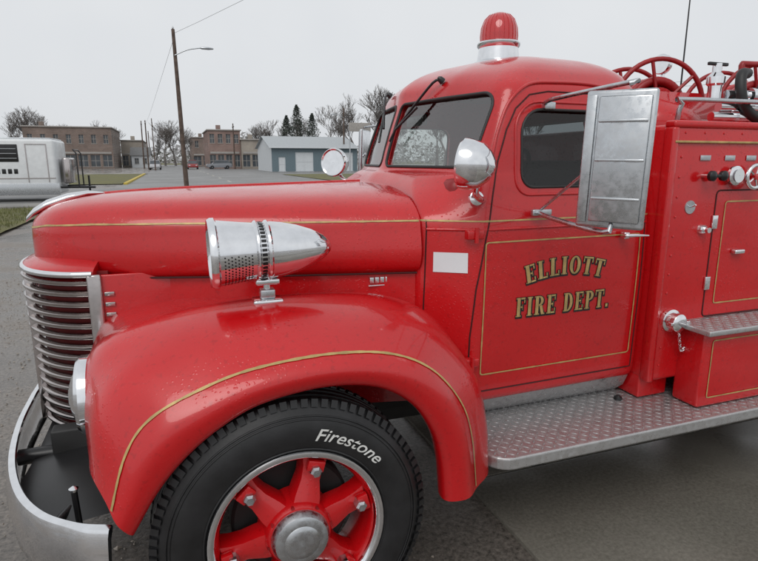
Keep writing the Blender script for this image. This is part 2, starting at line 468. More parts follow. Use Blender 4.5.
mk('grille_header',V,F,RED,truck,True,50,recalc=True)
tube('nose_trim',[(x-.004,YC+(y-YC)*1.02,1.186) for x,y in gp],.012,CHROME,truck,10)
for sgn in (-1,1):
    rbox('grille_side_rail',-.325,-.275,YC+sgn*.42-.012,YC+sgn*.42+.012,.53,1.185,DULL,truck,.008)
    rbox('grille_side_shell',-.29,.0,YC+sgn*.405-.01,YC+sgn*.405+.01,.5,1.18,RED,truck,.005)
    for i in range(9): rbox('grille_side_louvre',-.27,-.235,YC+sgn*.418-.004,YC+sgn*.418+.004,.78+i*.04,.795+i*.04,DULL,truck,.002)
for u in (-.18,0,.18):
    x=-.60 if u==0 else -.568
    rbox('grille_upright',x-.01,x+.02,YC+u-.008,YC+u+.008,.55,1.17,DULL,truck,.003)

# ------------------------------------------------------------ FENDERS
cols=[
((-.175,.565),(-.235,.66),(-.28,.70),(-.315,.70),(-.31,.68)),
((-.10,.685),(-.178,.80),(-.25,.86),(-.315,.90),(-.325,.88)),
((-.02,.775),(-.10,.905),(-.165,.97),(-.24,1.03),(-.26,1.01)),
((.08,.85),(.04,.968),(.0,1.04),(-.05,1.10),(-.05,1.06)),
((.2,.905),(.19,1.012),(.18,1.075),(.18,1.13),(.18,1.06)),
((.39,.93),(.41,1.032),(.42,1.09),(.44,1.135),(.44,1.06)),
((.56,.905),(.62,1.005),(.66,1.068),(.71,1.105),(.72,1.04)),
((.68,.83),(.765,.935),(.835,.998),(.89,1.02),(.90,.97)),
((.755,.72),(.875,.805),(.965,.845),(1.01,.86),(1.01,.85)),
((.79,.60),(.92,.66),(1.02,.67),(1.05,.67),(1.05,.66)),
((.805,.455),(.945,.455),(1.04,.455),(1.06,.455),(1.06,.455))]
Yin=[2.3,2.3,2.3,2.3,2.28,2.25,2.2,2.15,2.1,2.08,2.06]
grid=[]
for i,(L,S,M,C,I) in enumerate(cols):
    L=np.array(L);S=np.array(S);M=np.array(M);C=np.array(C);I=np.array(I)
    d=(S-L)/np.linalg.norm(S-L)
    def P(p,y): return np.array([p[0],y,p[1]])
    fl=L+d*.004
    row=[P(fl,1.60),P(L-d*.0,1.575),P(L+d*.004,1.548),P(L+d*.03,1.532),P(L+(S-L)*.6,1.533),P(S,1.58),P(M,1.66 if i>7 else 1.68),P((M+C)/2+np.array((0,.012 if 2<i<8 else .0)),1.78),P(C,1.90),P(C*.5+I*.5,2.05 if i<8 else 2.0),P(I,Yin[i])]
    grid.append(row)
gd=densify(grid,6,4)
fender=grid_obj('front_fender_left',gd,RED,truck,thick=.008,angle=60)
bake(fender); fender.data.polygons.foreach_set('use_smooth',[True]*len(fender.data.polygons)); fender.data.set_sharp_from_angle(angle=R(70))
fb=bvh_of(fender); mirrored(fender,'front_fender_right',truck)
ribbon('fender_pinstripe',[tuple(p) for p in cr([(-.228,.63),(-.175,.80),(-.10,.90),(.04,.966),(.19,1.008),(.41,1.026),(.61,1.002),(.755,.93),(.863,.80),(.912,.66),(.935,.47)],8)],.0055,fb,GOLD,truck,.003)
# ------------------------------------------------------------ HEADLIGHTS
for sgn in (-1,1):
    y=YC+sgn*.76; HX=-.315
    hp=empty('headlight'); hp.parent=truck
    revolve('bucket',[(.0,.105),(.06,.11),(.12,.106),(.24,.07),(.3,.02)],(HX,y,.85),(1,0,0),RED,hp)
    revolve('rim',[(-.012,.108),(-.018,.120),(-.006,.131),(.018,.131),(.030,.120),(.02,.108)],(HX,y,.85),(1,0,0),CHROME,hp,cap=False)
    revolve('lens',[(-.050,.001),(-.046,.035),(-.034,.072),(-.012,.108)],(HX,y,.85),(1,0,0),CHROME,hp,cap=False)

# ------------------------------------------------------------ WHEELS
def wheel(name,cx,face,cz,sgn,dual=False):
    w=empty(name); w.parent=truck
    ax=(0,sgn,0); o=(cx,face,cz)
    prof=[(.035,.268),(.018,.275),(.006,.30),(.0,.335),(.004,.37),(.018,.402),(.034,.422),(.042,.436),(.05,.440)]
    for yy in (.075,.11,.145):
        prof+=[(yy-.008,.440),(yy-.006,.428),(yy+.006,.428),(yy+.008,.440)]
    prof+=[(.17,.440),(.178,.436),(.186,.422),(.202,.402),(.216,.37),(.22,.335),(.214,.30),(.2,.275),(.185,.268)]
    revolve('tire',prof,o,ax,RUBBER,w,96,40,cap=False)
    acc=Acc()
    for k in range(84):
        th=2*math.pi*k/84
        for (y0,y1) in ((.030,.062),(.158,.190)):
            c,s_=math.cos(th),math.sin(th); hw=.0105
            pts=[]
            for (r_,yy) in ((.422,y0-.005 if y0<.1 else y0+.0),(.4445,y0+.005),(.4445,y1-.005),(.422,y1+.005 if y0>.1 else y1)):
                for q in (-hw,hw):
                    pts.append((cx+r_*c-q*s_,face+sgn*yy,cz+r_*s_+q*c))
            acc.add(pts,[(0,1,3,2),(2,3,5,4),(4,5,7,6),(0,2,4,6),(1,7,5,3),(6,7,1,0)])
    acc.obj('tread_blocks',RUBBER,w)
    for rr,yy in ((.292,.0085),(.388,.0105),(.398,.014)):
        tube('sidewall_ring',[(cx+rr*math.cos(t),face+sgn*yy,cz+rr*math.sin(t)) for t in [2*math.pi*k/72 for k in range(72)]],.0028,RUBBER,w,6,True)
    revolve('lock_ring',[(.03,.270),(.008,.285),(.003,.282),(.001,.272),(.004,.264),(.016,.256),(.035,.255)],o,ax,CHROME,w,72,40,cap=False)
    revolve('rim',[(.022,.258),(.03,.250),(.05,.243),(.13,.238),(.19,.245)],o,ax,RED,w,72,40,cap=False)
    revolve('brake_drum',[(.13,.0),(.125,.19),(.135,.20),(.2,.2)],o,ax,DARK,w,48,cap=False)
    sa=Acc(); ns=6; off=R(14)
    prof_s=[(.07,.052,.004),(.12,.048,.018),(.17,.036,.034),(.21,.038,.042),(.240,.048,.045)]
    for k in range(ns):
        th=off+2*math.pi*k/ns; c,s_=math.cos(th),math.sin(th)
        VV=[]
        for (r_,hw,yy) in prof_s:
            for (q,dy) in ((-hw,.03),(-hw*.85,.006),(-hw*.4,0),(hw*.4,0),(hw*.85,.006),(hw,.03),(hw,.07),(-hw,.07)):
                VV.append((cx+r_*c-q*s_,face+sgn*(yy+dy),cz+r_*s_+q*c))
        sa.add(VV,grid_faces(len(prof_s),8,True)+[tuple(range(8)),tuple(32+i for i in range(8))])
    mk('spokes',sa.V,sa.F,RED,w,True,45,recalc=True)
    for k in range(ns):
        th=off+2*math.pi*k/ns; c,s_=math.cos(th),math.sin(th)
        rbox('rim_clamp',-.028,.028,-.012,.012,-.018,.018,RED,w,.004,2,Matrix.Translation((cx+.226*c,face+sgn*.03,cz+.226*s_))@Matrix.Rotation(-th+math.pi/2,4,'Y'))
        revolve('lug_nut',[(-.030,.001),(-.030,.013),(-.022,.019),(.012,.019)],(cx+.213*c,face+sgn*.028,cz+.213*s_),(0,sgn,0),ALU,w,6,20)
    revolve('hub',[(-.006,.082),(-.002,.098),(.012,.108),(.06,.112),(.1,.12)],o,ax,RED,w,48)
    revolve('hub_cap',[(-.044,.001),(-.044,.034),(-.040,.050),(-.036,.056),(-.036,.070),(-.03,.083),(-.016,.091),(-.002,.093)],o,ax,ALU,w,48,30,cap=False)
    for k in range(8):
        th=2*math.pi*k/8+.2; revolve('hub_bolt',[(-.006,.001),(-.006,.006),(.006,.006)],(cx+.101*math.cos(th),face+sgn*.004,cz+.101*math.sin(th)),(0,sgn,0),REDIN,w,6)
    tube('valve_stem',[(cx+.1,face+sgn*.03,cz-.22),(cx+.1,face-sgn*.0,cz-.2)],.004,CHROME,w,6)
    return w
WX,WZ=.30,.44
w1=wheel('front_wheel',WX,1.552,WZ,1)
wheel('front_wheel',WX,2*YC-1.552,WZ,-1)
wheel('rear_wheel',4.35,1.70,WZ,1); wheel('rear_wheel',4.35,2*YC-1.70,WZ,-1)
cu=bpy.data.curves.new('t','FONT'); cu.body='Firestone'; cu.size=.050; cu.shear=.3; cu.offset=.0004; cu.space_character=1.02
to=bpy.data.objects.new('t',cu); scene.collection.objects.link(to)
dg=bpy.context.evaluated_depsgraph_get(); me=bpy.data.meshes.new_from_object(to.evaluated_get(dg)); bpy.data.objects.remove(to)
xs=[v.co.x for v in me.vertices]; xmin=min(xs); wd=max(xs)-xmin; r0=.322
for v in me.vertices:
    a=R(80)-(v.co.x-xmin)/wd*(R(42)); rr=r0+v.co.y+.12*v.co.y
    sl=float(np.interp(rr,[.30,.335,.37,.402],[.006,0,.004,.018]))
    v.co=Vector((WX+rr*math.cos(a),1.552+sl-.003,WZ+rr*math.sin(a)))
me.materials.clear(); me.materials.append(WLET); o=bpy.data.objects.new('tire_lettering',me); scene.collection.objects.link(o); o.parent=w1

# ------------------------------------------------------------ CHASSIS
for sgn in (-1,1):
    rbox('frame_rail',-.5,6.2,YC+sgn*.42-.035,YC+sgn*.42+.035,.42,.6,DARK,truck,.008)
tube('front_axle',[(WX,1.75,.40),(WX,2.1,.34),(WX,3.3,.34),(WX,3.65,.40)],.045,DARK,truck)
tube('rear_axle',[(4.35,1.85,.44),(4.35,3.55,.44)],.07,DARK,truck)
rbox('engine_block',-.1,.85,YC-.25,YC+.25,.42,1.12,DARK,truck,.05)
for sgn in (-1,1):
    for k in range(5): rbox('leaf_spring',WX-.5+.07*k,WX+.5-.07*k,YC+sgn*.5-.03,YC+sgn*.5+.03,.37-.014*k,.382-.014*k,DARK,truck,.002)
    g=[[(-.33,YC+sgn*.5,.62),(.0,YC+sgn*.52,1.0),(.9,YC+sgn*.6,1.0)],[(-.33,YC+sgn*.5,.55),(.0,YC+sgn*.52,.55),(.9,YC+sgn*.6,.55)]]
    grid_obj('inner_fender_apron',g,DARK,truck)
g=[]
for (x,z) in ((-.56,.50),(-.45,.515),(-.3,.53),(-.12,.55)):
    g.append([(x+(.16 if abs(y-YC)>.75 else 0),y,z) for y in (1.76,2.0,2.3,YC,3.1,3.4,3.64)])
grid_obj('gravel_pan',densify(g,3,3),BLACK,truck)
# ------------------------------------------------------------ BUMPER
bp=[(-.235,1.555),(-.33,1.60),(-.44,1.70),(-.53,1.86),(-.60,2.1),(-.64,2.4),(-.65,YC)]
bpl=[tuple(p) for p in cr(bp,6)]; bpl=bpl+[(x,2*YC-y) for x,y in bpl[::-1][1:]]
prof=[(-.014,.405),(.002,.402),(.012,.42),(.014,.46),(.018,.50),(.014,.54),(.010,.572),(.002,.592),(-.018,.596),(-.022,.588),(-.006,.56),(.002,.50),(-.002,.44),(-.018,.42)]
V,F=sweep_plan('',bpl,prof,None); mk('front_bumper',V,F,CHROME,truck,True,50,recalc=True)
for sgn in (-1,1):
    tube('bumper_bracket',[(-.62,YC+sgn*.42,.5),(-.4,YC+sgn*.42,.5)],.03,BLACK,truck)
    tube('bumper_brace',[(-.42,YC+sgn*.95,.5),(-.3,YC+sgn*.6,.48)],.02,BLACK,truck)
tube('corner_marker',[(-.34,1.74,.5),(-.345,1.74,.63)],.009,BLACK,truck)
revolve('corner_marker_cap',[(0,.010),(.010,.014),(.018,.001)],(-.345,1.74,.625),(0,0,1),CHROME,truck,16)

# ------------------------------------------------------------ RUNNING BOARD (diamond plate)
def lozenges(name,x0,x1,y0,y1,z,parent,pitch=.028):
    a=Acc(); i=0
    y=y0+pitch/2
    while y<y1-pitch*.4:
        x=x0+pitch/2; j=0
        while x<x1-pitch*.4:
            an=R(45) if (i+j)%2 else R(-45); c,s_=math.cos(an),math.sin(an); L=pitch*.52; w=pitch*.15
            P=[(-L,0),(0,-w),(L,0),(0,w)]
            V=[(x+p*c-q*s_,y+p*s_+q*c,z+.0005) for p,q in P]+[(x+.3*L*c,y+.3*L*s_,z+.0026),(x-.3*L*c,y-.3*L*s_,z+.0026)]
            a.add(V,[(0,1,5),(1,2,4),(1,4,5),(2,3,4),(3,0,5),(3,5,4)])
            x+=pitch; j+=1
        y+=pitch; i+=1
    return a.obj(name,PLATE,parent)
def board(side):
    s=lambda y:y if side<0 else 2*YC-y
    x0,x1,y0,y1,zt=1.055,3.55,1.635,2.1,.5
    plan=[(x1,y0),(x0+.09,y0)]+[(x0+.09-.09*math.sin(R(a)),y0+.09-.09*math.cos(R(a))) for a in range(15,91,15)]+[(x0,y1),(x1,y1)]
    n=len(plan); V=[(p[0],s(p[1]),zt) for p in plan]+[(p[0],s(p[1]),zt-.05) for p in plan]
    F=[tuple(range(n)),tuple(range(2*n-1,n-1,-1))]+[(k,(k+1)%n,n+(k+1)%n,n+k) for k in range(n)]
    o=mk('running_board',V,F,PLATE,truck,False,recalc=True)
    bv=o.modifiers.new('b','BEVEL'); bv.width=.008; bv.segments=3; bv.limit_method='ANGLE'; bake(o)
    if side<0: lozenges('running_board_tread',x0+.02,x1,y0+.015,y1-.01,zt,truck)
    else: lozenges('running_board_tread',x0+.02,x1,s(y1)+.01,s(y0)-.015,zt,truck,.04)
    g=[[(x,s(2.03),.502),(x,s(1.98),.545),(x,s(1.955),.605)] for x in (1.0,1.5,1.97)]
    grid_obj('kick_plate',g,PLATE,truck)
board(-1); board(1)
for x in (1.3,2.2,3.1):
    rbox('board_bracket',x-.03,x+.03,1.7,2.3,.40,.448,DARK,truck,.005)
revolve('board_bolt',[(0,.02),(.012,.018),(.02,.008)],(1.90,1.93,.50),(0,0,1),BLACK,truck,20)

# ------------------------------------------------------------ SIREN
SX,SY,SZ=.10,1.86,1.305
sir=empty('siren'); sir.parent=truck
ax=Vector((1,.0,.02)).normalized()
revolve('nose_ring',[(.02,.085),(.0,.100),(-.006,.110),(.004,.116),(.016,.116),(.022,.108)],(SX,SY,SZ),ax,CHROME,sir,64,40,cap=False)
revolve('housing',[(.02,.108),(.05,.104),(.09,.099),(.135,.094),(.14,.100),(.146,.101),(.150,.096),(.17,.094),(.176,.100),(.182,.101),(.188,.096),(.23,.091),(.28,.080),(.33,.063),(.37,.042),(.395,.02),(.402,.001)],(SX,SY,SZ),ax,CHROME,sir,64,30,cap=False)
revolve('rotor',[(.03,.001),(.025,.03),(.05,.095)],(SX,SY,SZ),ax,BLACK,sir,32,cap=False)
a_,u_,v_=frame(ax)
for k in range(10):
    t=2*math.pi*k/10; c=Vector((SX,SY,SZ))+a_*.016
    tube('rotor_vane',[c+(u_*math.cos(t)+v_*math.sin(t))*.02,c+(u_*math.cos(t+.3)+v_*math.sin(t+.3))*.09],.006,CHROME,sir,6)
ac=Acc()
for i in range(9):
    tt=.036+i*.0105
    rr=float(np.interp(tt,[.02,.05,.09,.135],[.108,.104,.099,.094]))
    for k in range(56):
        th=2*math.pi*(k+.5*(i%2))/56; d=u_*math.cos(th)+v_*math.sin(th); e=-u_*math.sin(th)+v_*math.cos(th)
        if d.z>.05: continue
        c=Vector((SX,SY,SZ))+a_*tt+d*(rr+.0012); q=.0028
        ac.add([c+a_*q*math.cos(w_)+e*q*math.sin(w_) for w_ in [math.pi*2*j/6 for j in range(6)]],[tuple(range(6))])
for k in range(40):
    th=2*math.pi*k/40; d=u_*math.cos(th)+v_*math.sin(th); e=-u_*math.sin(th)+v_*math.cos(th)
    c=Vector((SX,SY,SZ))+a_*.160+d*(.0965)
    ac.add([c-a_*.008-e*.0045,c+a_*.008-e*.0045,c+a_*.008+e*.0045,c-a_*.008+e*.0045],[(0,1,2,3)])
ac.obj('vent_holes',BLACK,sir)
revolve('stem',[(0,.014),(.05,.012),(.1,.016)],(SX+.175,SY,1.145),(0,0,1),CHROME,sir,20)
rbox('saddle',SX+.135,SX+.215,SY-.03,SY+.03,1.195,1.215,CHROME,sir,.006)
rbox('foot',SX+.125,SX+.225,SY-.035,SY+.035,1.126,1.146,CHROME,sir,.008)
rbox('foot_block',SX+.15,SX+.20,SY-.022,SY+.022,1.146,1.178,ALU,sir,.006)

# ------------------------------------------------------------ SPOTLIGHTS
for sgn in (-1,1):
    sp=empty('spotlight'); sp.parent=truck
    y=YC+sgn*.90; o=(1.01,y,1.585); k_=1.15
    axx=Vector((.75,sgn*.75,-.1))
    revolve('housing',[(t*k_,r_*k_) for t,r_ in [(-.03,.001),(-.03,.066),(-.036,.074),(-.028,.080),(-.016,.080),(.0,.077),(.03,.068),(.055,.045),(.07,.02),(.074,.001)]],o,axx,CHROME,sp,40,35,cap=False)
    tube('stem',[(1.03,y,1.52),(1.05,YC+sgn*.86,1.48),(1.10,YC+sgn*.81,1.455),(1.16,YC+sgn*.74,1.45)],[.012,.012,.013,.014],CHROME,sp,10,smooth_n=4)
    revolve('mount',[(0,.03),(.012,.028),(.02,.015)],(1.105,YC+sgn*.765,1.455),(-.2,sgn,.2),CHROME,sp,20)

# ------------------------------------------------------------ SIDE MIRROR
for sgn in (-1,1):
    s=lambda y:y if sgn<0 else 2*YC-y
    mr=empty('side_mirror'); mr.parent=truck
    nrm=Vector((-.82,sgn*.57,.02)).normalized(); up=Vector((.03,0,1)).normalized(); rt=up.cross(nrm).normalized()
    if rt.x<0: rt=-rt
    up=nrm.cross(rt); up=up if up.z>0 else -up
    M=Matrix((( rt.x,nrm.x,up.x,1.325),(rt.y,nrm.y,up.y,s(1.45)),(rt.z,nrm.z,up.z,1.60),(0,0,0,1)))
    rbox('mirror_shell',-.105,.105,-.012,.012,-.215,.215,ALU,mr,.01,3,M)
    rbox('back_panel',-.062,.092,.0121,.022,-.195,.195,ALU,mr,.006,2,M)
    for z in (-.12,0,.12): rbox('panel_rib',-.058,.088,.0215,.027,z-.004,z+.004,ALU,mr,.002,2,M)
    rbox('edge_strip',-.099,-.07,.0121,.018,-.2,.2,ALU,mr,.003,2,M)
    rbox('mirror_glass',-.098,.098,-.0150,-.0125,-.205,.205,CHROME,mr,.0,1,M)
    tube('arm_upper',[(1.44,s(1.985),1.815),(1.40,s(1.9),1.83),(1.36,s(1.45),1.838),(1.33,s(1.425),1.83)],.008,ALU,mr,10,smooth_n=3)
    tube('arm_lower',[(1.365,s(1.895),1.397),(1.33,s(1.75),1.387),(1.30,s(1.45),1.372),(1.32,s(1.44),1.40)],.009,ALU,mr,10,smooth_n=3)
    tube('arm_brace',[(1.37,s(1.88),1.41),(1.33,s(1.53),1.60),(1.31,s(1.46),1.68)],.006,ALU,mr,8)
    rbox('arm_bracket',1.33,1.42,min(s(1.875),s(1.895)),max(s(1.875),s(1.895)),1.385,1.41,ALU,mr,.005)
    rbox('arm_bracket_top',1.42,1.47,min(s(1.96),s(1.99)),max(s(1.96),s(1.99)),1.80,1.83,ALU,mr,.005)

# ------------------------------------------------------------ WIPERS, BEACON, ANTENNA
for (ya,yb) in ((2.38,2.60),(3.02,2.80)):
    w=empty('wiper'); w.parent=truck
    tube('arm',[(1.16,ya,1.955),(1.13,ya+.02*(1 if yb>ya else -1),1.94),(1.09,(ya+yb)/2,1.86),(1.045,yb,1.76)],.006,BLACK,w,8,smooth_n=3)
    revolve('pivot',[(0,.016),(.02,.013),(.03,.004)],(1.17,ya,1.945),(-.8,0,.6),BLACK,w,16)
    d=.1*(1 if yb>ya else -1)
    tube('blade',[(1.09,yb-d*1.2,1.84),(1.03,yb-d*.0,1.745),(1.01,yb+d*.25,1.69)],.006,BLACK,w,6)
bc=empty('beacon_light'); bc.parent=truck
B=(1.625,YC-.03,2.07)
revolve('base',[(0,.13),(.012,.132),(.022,.125),(.03,.108),(.09,.10),(.10,.108),(.112,.11),(.12,.104),(.125,.09)],B,(0,0,1),CHROME,bc,48)
revolve('dome',[(.12,.092),(.15,.094),(.19,.090),(.225,.076),(.25,.052),(.262,.025),(.265,.001)],B,(0,0,1),REDLENS,bc,48,cap=False)
for k in range(24):
    t=2*math.pi*k/24; tube('dome_flute',[(B[0]+r_*math.cos(t),B[1]+r_*math.sin(t),B[2]+z_) for r_,z_ in ((.0935,.125),(.0955,.15),(.0915,.19),(.077,.227),(.052,.252))],.0010,REDLENS,bc,5)
revolve('reflector',[(.12,.02),(.16,.05),(.2,.02)],B,(0,0,1),CHROME,bc,24)

# ------------------------------------------------------------ REAR BODY
BX=1.985
body=rbox('body_shell',BX,5.9,1.85,2*YC-1.85,.60,1.75,RED,truck,.025,4)
bb=bvh_of(body)
rbox('body_trim',BX+.005,5.9,1.838,1.848,1.672,1.682,GOLD,truck,.003)
rbox('top_rail',BX-.004,5.905,1.842,1.90,1.735,1.765,RED,truck,.01)
rbox('body_corner_post',BX-.006,BX+.03,1.842,1.90,.60,1.74,RED,truck,.012)
ribbon('body_pinstripe',rrect(2.33,3.3,.95,1.42,.012,3),.006,bb,GOLD,truck,.003,True)
tube('locker_seam',[(x,1.85,z) for x,z in [tuple(p) for p in resample(rrect(2.27,3.36,.89,1.47,.02,3),.05,True)]],.004,SEAM,truck,6,True)
rbox('locker_handle',2.40,2.46,1.82,1.848,1.18,1.20,CHROME,truck,.006)
rbox('body_apron',BX+.002,2.16,1.90,2.1,.505,.62,RED,truck,.01)
rbox('step_box',2.15,3.4,1.72,1.86,.505,.858,RED,truck,.012)
sb=rbox('step_plate',2.11,3.42,1.665,1.862,.86,.885,PLATE,truck,.006)
lozenges('step_tread',2.12,3.42,1.672,1.85,.885,truck)
bb2=bvh_of(bpy.data.objects['step_box'])
ribbon('step_pinstripe',rrect(2.2,3.3,.55,.82,.01,3),.006,bb2,GOLD,truck,.003,True)
# rivets, panel plates, hinges, extra fittings
for z in [.68+.085*i for i in range(12)]:
    revolve('rivet',[(0,.006),(-.003,.005),(-.005,.001)],(BX+.055,1.85,z),(0,1,0),RED,truck,10)
for x in [2.05+.11*i for i in range(12)]:
    revolve('rivet',[(0,.005),(-.003,.004),(-.004,.001)],(x,1.85,1.715),(0,1,0),RED,truck,10)
for x in (2.175,2.32,2.45):
    rbox('label_plate',x-.03,x+.03,1.845,1.848,1.60,1.622,ALU,truck,.001)
for z in (1.05,1.33): 
    rbox('locker_hinge',2.255,2.285,1.838,1.848,z-.03,z+.03,CHROME,truck,.002)
revolve('drain_valve',[(0,.022),(-.02,.020),(-.03,.012),(-.045,.012)],(2.20,1.85,1.30),(0,1,0),CHROME,truck,20)
revolve('toggle_plate',[(0,.03),(-.004,.029)],(2.12,1.85,1.40),(0,1,0),ALU,truck,24)
tube('toggle_switch',[(2.12,1.846,1.40),(2.12,1.82,1.412)],.004,CHROME,truck,8)
cp=empty('discharge_cap'); cp.parent=truck
revolve('flange',[(0,.052),(-.01,.052),(-.014,.04),(-.03,.036)],(2.08,1.85,.89),(0,1,0),CHROME,cp,32)
revolve('cap',[(-.03,.037),(-.034,.041),(-.055,.041),(-.062,.034),(-.066,.018),(-.066,.001)],(2.08,1.85,.89),(0,1,0),CHROME,cp,32,cap=False)
for k in (0,1): rbox('cap_lug',2.08+(-.055 if k==0 else .038),2.08+(-.038 if k==0 else .055),1.79,1.81,.883,.897,CHROME,cp,.003)
for i in range(20):
    t=i/19; x=2.085+.10*t; z=.85-.10*math.sin(math.pi*t)
    cc=Vector((x,1.80+.03*t,z)); e1=Vector((1,0,-1.0*math.cos(math.pi*t)*1.6)).normalized(); e2=Vector((0,1,0)) if i%2 else Vector((e1.z,0,-e1.x))
    tube('chain_link',[cc+e1*.009*math.cos(a)+e2*.006*math.sin(a) for a in [2*math.pi*j/8 for j in range(8)]],.0022,CHROME,cp,5,True)
def knob(x,z,r,mat,L=.05):
    tube('valve_stem',[(x,1.85,z),(x,1.85-L,z)],.008,CHROME,truck,8)
    revolve('valve_knob',[(-.018,.001),(-.016,r*.6),(-.008,r),(.006,r),(.014,r*.6)],(x,1.85-L,z),(0,1,0),mat,truck,24)
knob(2.17,1.535,.022,BLACK); knob(2.235,1.535,.022,BLACK)
rbox('knob_bar',2.16,2.245,1.79,1.81,1.528,1.542,BLACK,truck,.004)
def handwheel(x,z,r):
    hw=empty('valve_handwheel'); hw.parent=truck; y=1.80
    tube('rim',[(x+r*math.cos(t),y,z+r*math.sin(t)) for t in [2*math.pi*k/32 for k in range(32)]],.009,CHROME,hw,8,True)
    for k in range(5):
        t=2*math.pi*k/5; tube('spoke',[(x,y,z),(x+r*math.cos(t),y,z+r*math.sin(t))],.005,CHROME,hw,6)
    revolve('hub',[(-.012,.001),(-.01,.014),(.05,.014)],(x,y,z),(0,1,0),REDLENS,hw,16)
knob(2.33,1.535,.042,CHROME,.03); revolve('dial_face',[(-.002,.001),(-.002,.03)],(2.33,1.80,1.535),(0,1,0),WHITE,truck,24,cap=False)
handwheel(2.43,1.53,.05)
for x in (2.68,2.9,3.12):
    revolve('pressure_gauge',[(0,.07),(-.02,.07),(-.026,.06),(-.02,.055)],(x,1.85,1.56),(0,1,0),CHROME,truck,32,cap=False)
    revolve('gauge_face',[(-.012,.001),(-.012,.058)],(x,1.85,1.56),(0,1,0),WHITE,truck,24,cap=False)
def reel(x,y,z,r,tilt):
    h=empty('hose_reel'); h.parent=truck
    ax_=Vector((math.cos(tilt),math.sin(tilt),0)); a,u,v=frame(ax_)
    for q in (-.16,.16):
        c=Vector((x,y,z))+a*q
        tube('flange_ring',[c+(u*math.cos(t)+v*math.sin(t))*r for t in [2*math.pi*k/48 for k in range(48)]],.012,REDIN,h,8,True)
        for k in range(6):
            t=2*math.pi*k/6+.3; tube('spoke',[c+(u*math.cos(t)+v*math.sin(t))*.05,c+(u*math.cos(t)+v*math.sin(t))*r],.009,REDIN,h,6)
    revolve('drum',[(-.16,.10),(.16,.10)],(x,y,z),ax_,RED,h,32)
    for i in range(7):
        c=Vector((x,y,z))+a*(-.135+.045*i)
        tube('hose_turn',[c+(u*math.cos(t)+v*math.sin(t))*.135 for t in [2*math.pi*k/32 for k in range(32)]],.021,RED if i%2 else REDIN,h,8,True)
reel(2.38,2.45,1.86,.235,R(75)); reel(3.05,2.42,1.87,.235,R(75))
g=[[(2.02,2.15,1.74),(2.75,2.15,1.74)],[(2.12,2.24,1.93),(2.62,2.24,1.93)]]
grid_obj('reel_shield',g,RED,truck,thick=.01)
tube('top_grab_rail',[(2.1,1.95,1.76),(2.1,1.93,1.84),(2.2,1.93,1.86),(3.6,1.93,1.86),(3.7,1.93,1.84),(3.7,1.95,1.76)],.011,ALU,truck,10,smooth_n=3)
for i,(x,z,l) in enumerate(((2.38,1.80,.5),(2.42,1.845,.55),(2.46,1.90,.45))):
    tube('nozzle_pipe',[(x,2.02,z),(x+.16,2.0,z),(x+.22,2.0,z-.004),(x+l,1.98,z)],[.022,.022,.034,.018],CHROME,truck,16)
    revolve('nozzle_collar',[(0,.034),(.05,.034)],(x+.12,2.0,z),(1,0,0),CHROME,truck,20)
tube('black_hose',[(2.58,2.02,2.0),(2.52,2.0,1.99),(2.50,1.98,1.92),(2.53,1.97,1.84),(2.62,1.96,1.79),(2.8,1.96,1.78),(3.2,1.97,1.79)],.024,HOSE,truck,12,smooth_n=5)
tube('black_hose',[(2.75,2.05,1.78),(2.72,2.05,1.92),(2.78,2.05,2.02),(2.95,2.05,2.03),(3.1,2.05,1.9),(3.1,2.05,1.76)],.02,HOSE,truck,12,smooth_n=5)
revolve('relief_valve',[(0,.03),(.06,.03),(.07,.04),(.10,.04),(.12,.02),(.16,.02),(.165,.001)],(2.42,2.05,1.88),(0,0,1),CHROME,truck,20)
rbox('valve_lever',2.36,2.48,2.04,2.055,2.03,2.045,BLACK,truck,.004)
tube('red_rail',[(2.62,2.1,1.75),(2.64,2.1,2.02),(2.7,2.1,2.06),(3.3,2.1,2.06),(3.4,2.1,2.0),(3.42,2.1,1.75)],.014,REDIN,truck,10,smooth_n=3)
tube('antenna',[(2.48,2.3,1.75),(2.49,2.31,2.9)],[.005,.002],BLACK,truck,6)
ck=(2.66,2.6,2.13)
revolve('deck_lamp',[(-.035,.05),(-.028,.055),(0,.053),(.035,.032),(.05,.001)],ck,(1,.2,0),CHROME,truck,24)
tube('deck_lamp_post',[(2.66,2.6,1.75),(2.66,2.6,2.09)],.012,CHROME,truck)
revolve('roof_vent_lamp',[(0,.035),(.03,.035),(.045,.025),(.055,.001)],(1.93,2.42,1.995),(0,0,1),BLACK,truck,16)
for sgn in (-1,1):
    y=YC+sgn*.99
    arch=[(4.35+.58*math.cos(R(a)),.44+.58*math.sin(R(a))) for a in range(0,181,12)]
    g=[[(p[0],y,p[1]) for p in arch],[(p[0],YC+sgn*.70,p[1]) for p in arch]]
    grid_obj('rear_fender',g,RED,truck,thick=.02)

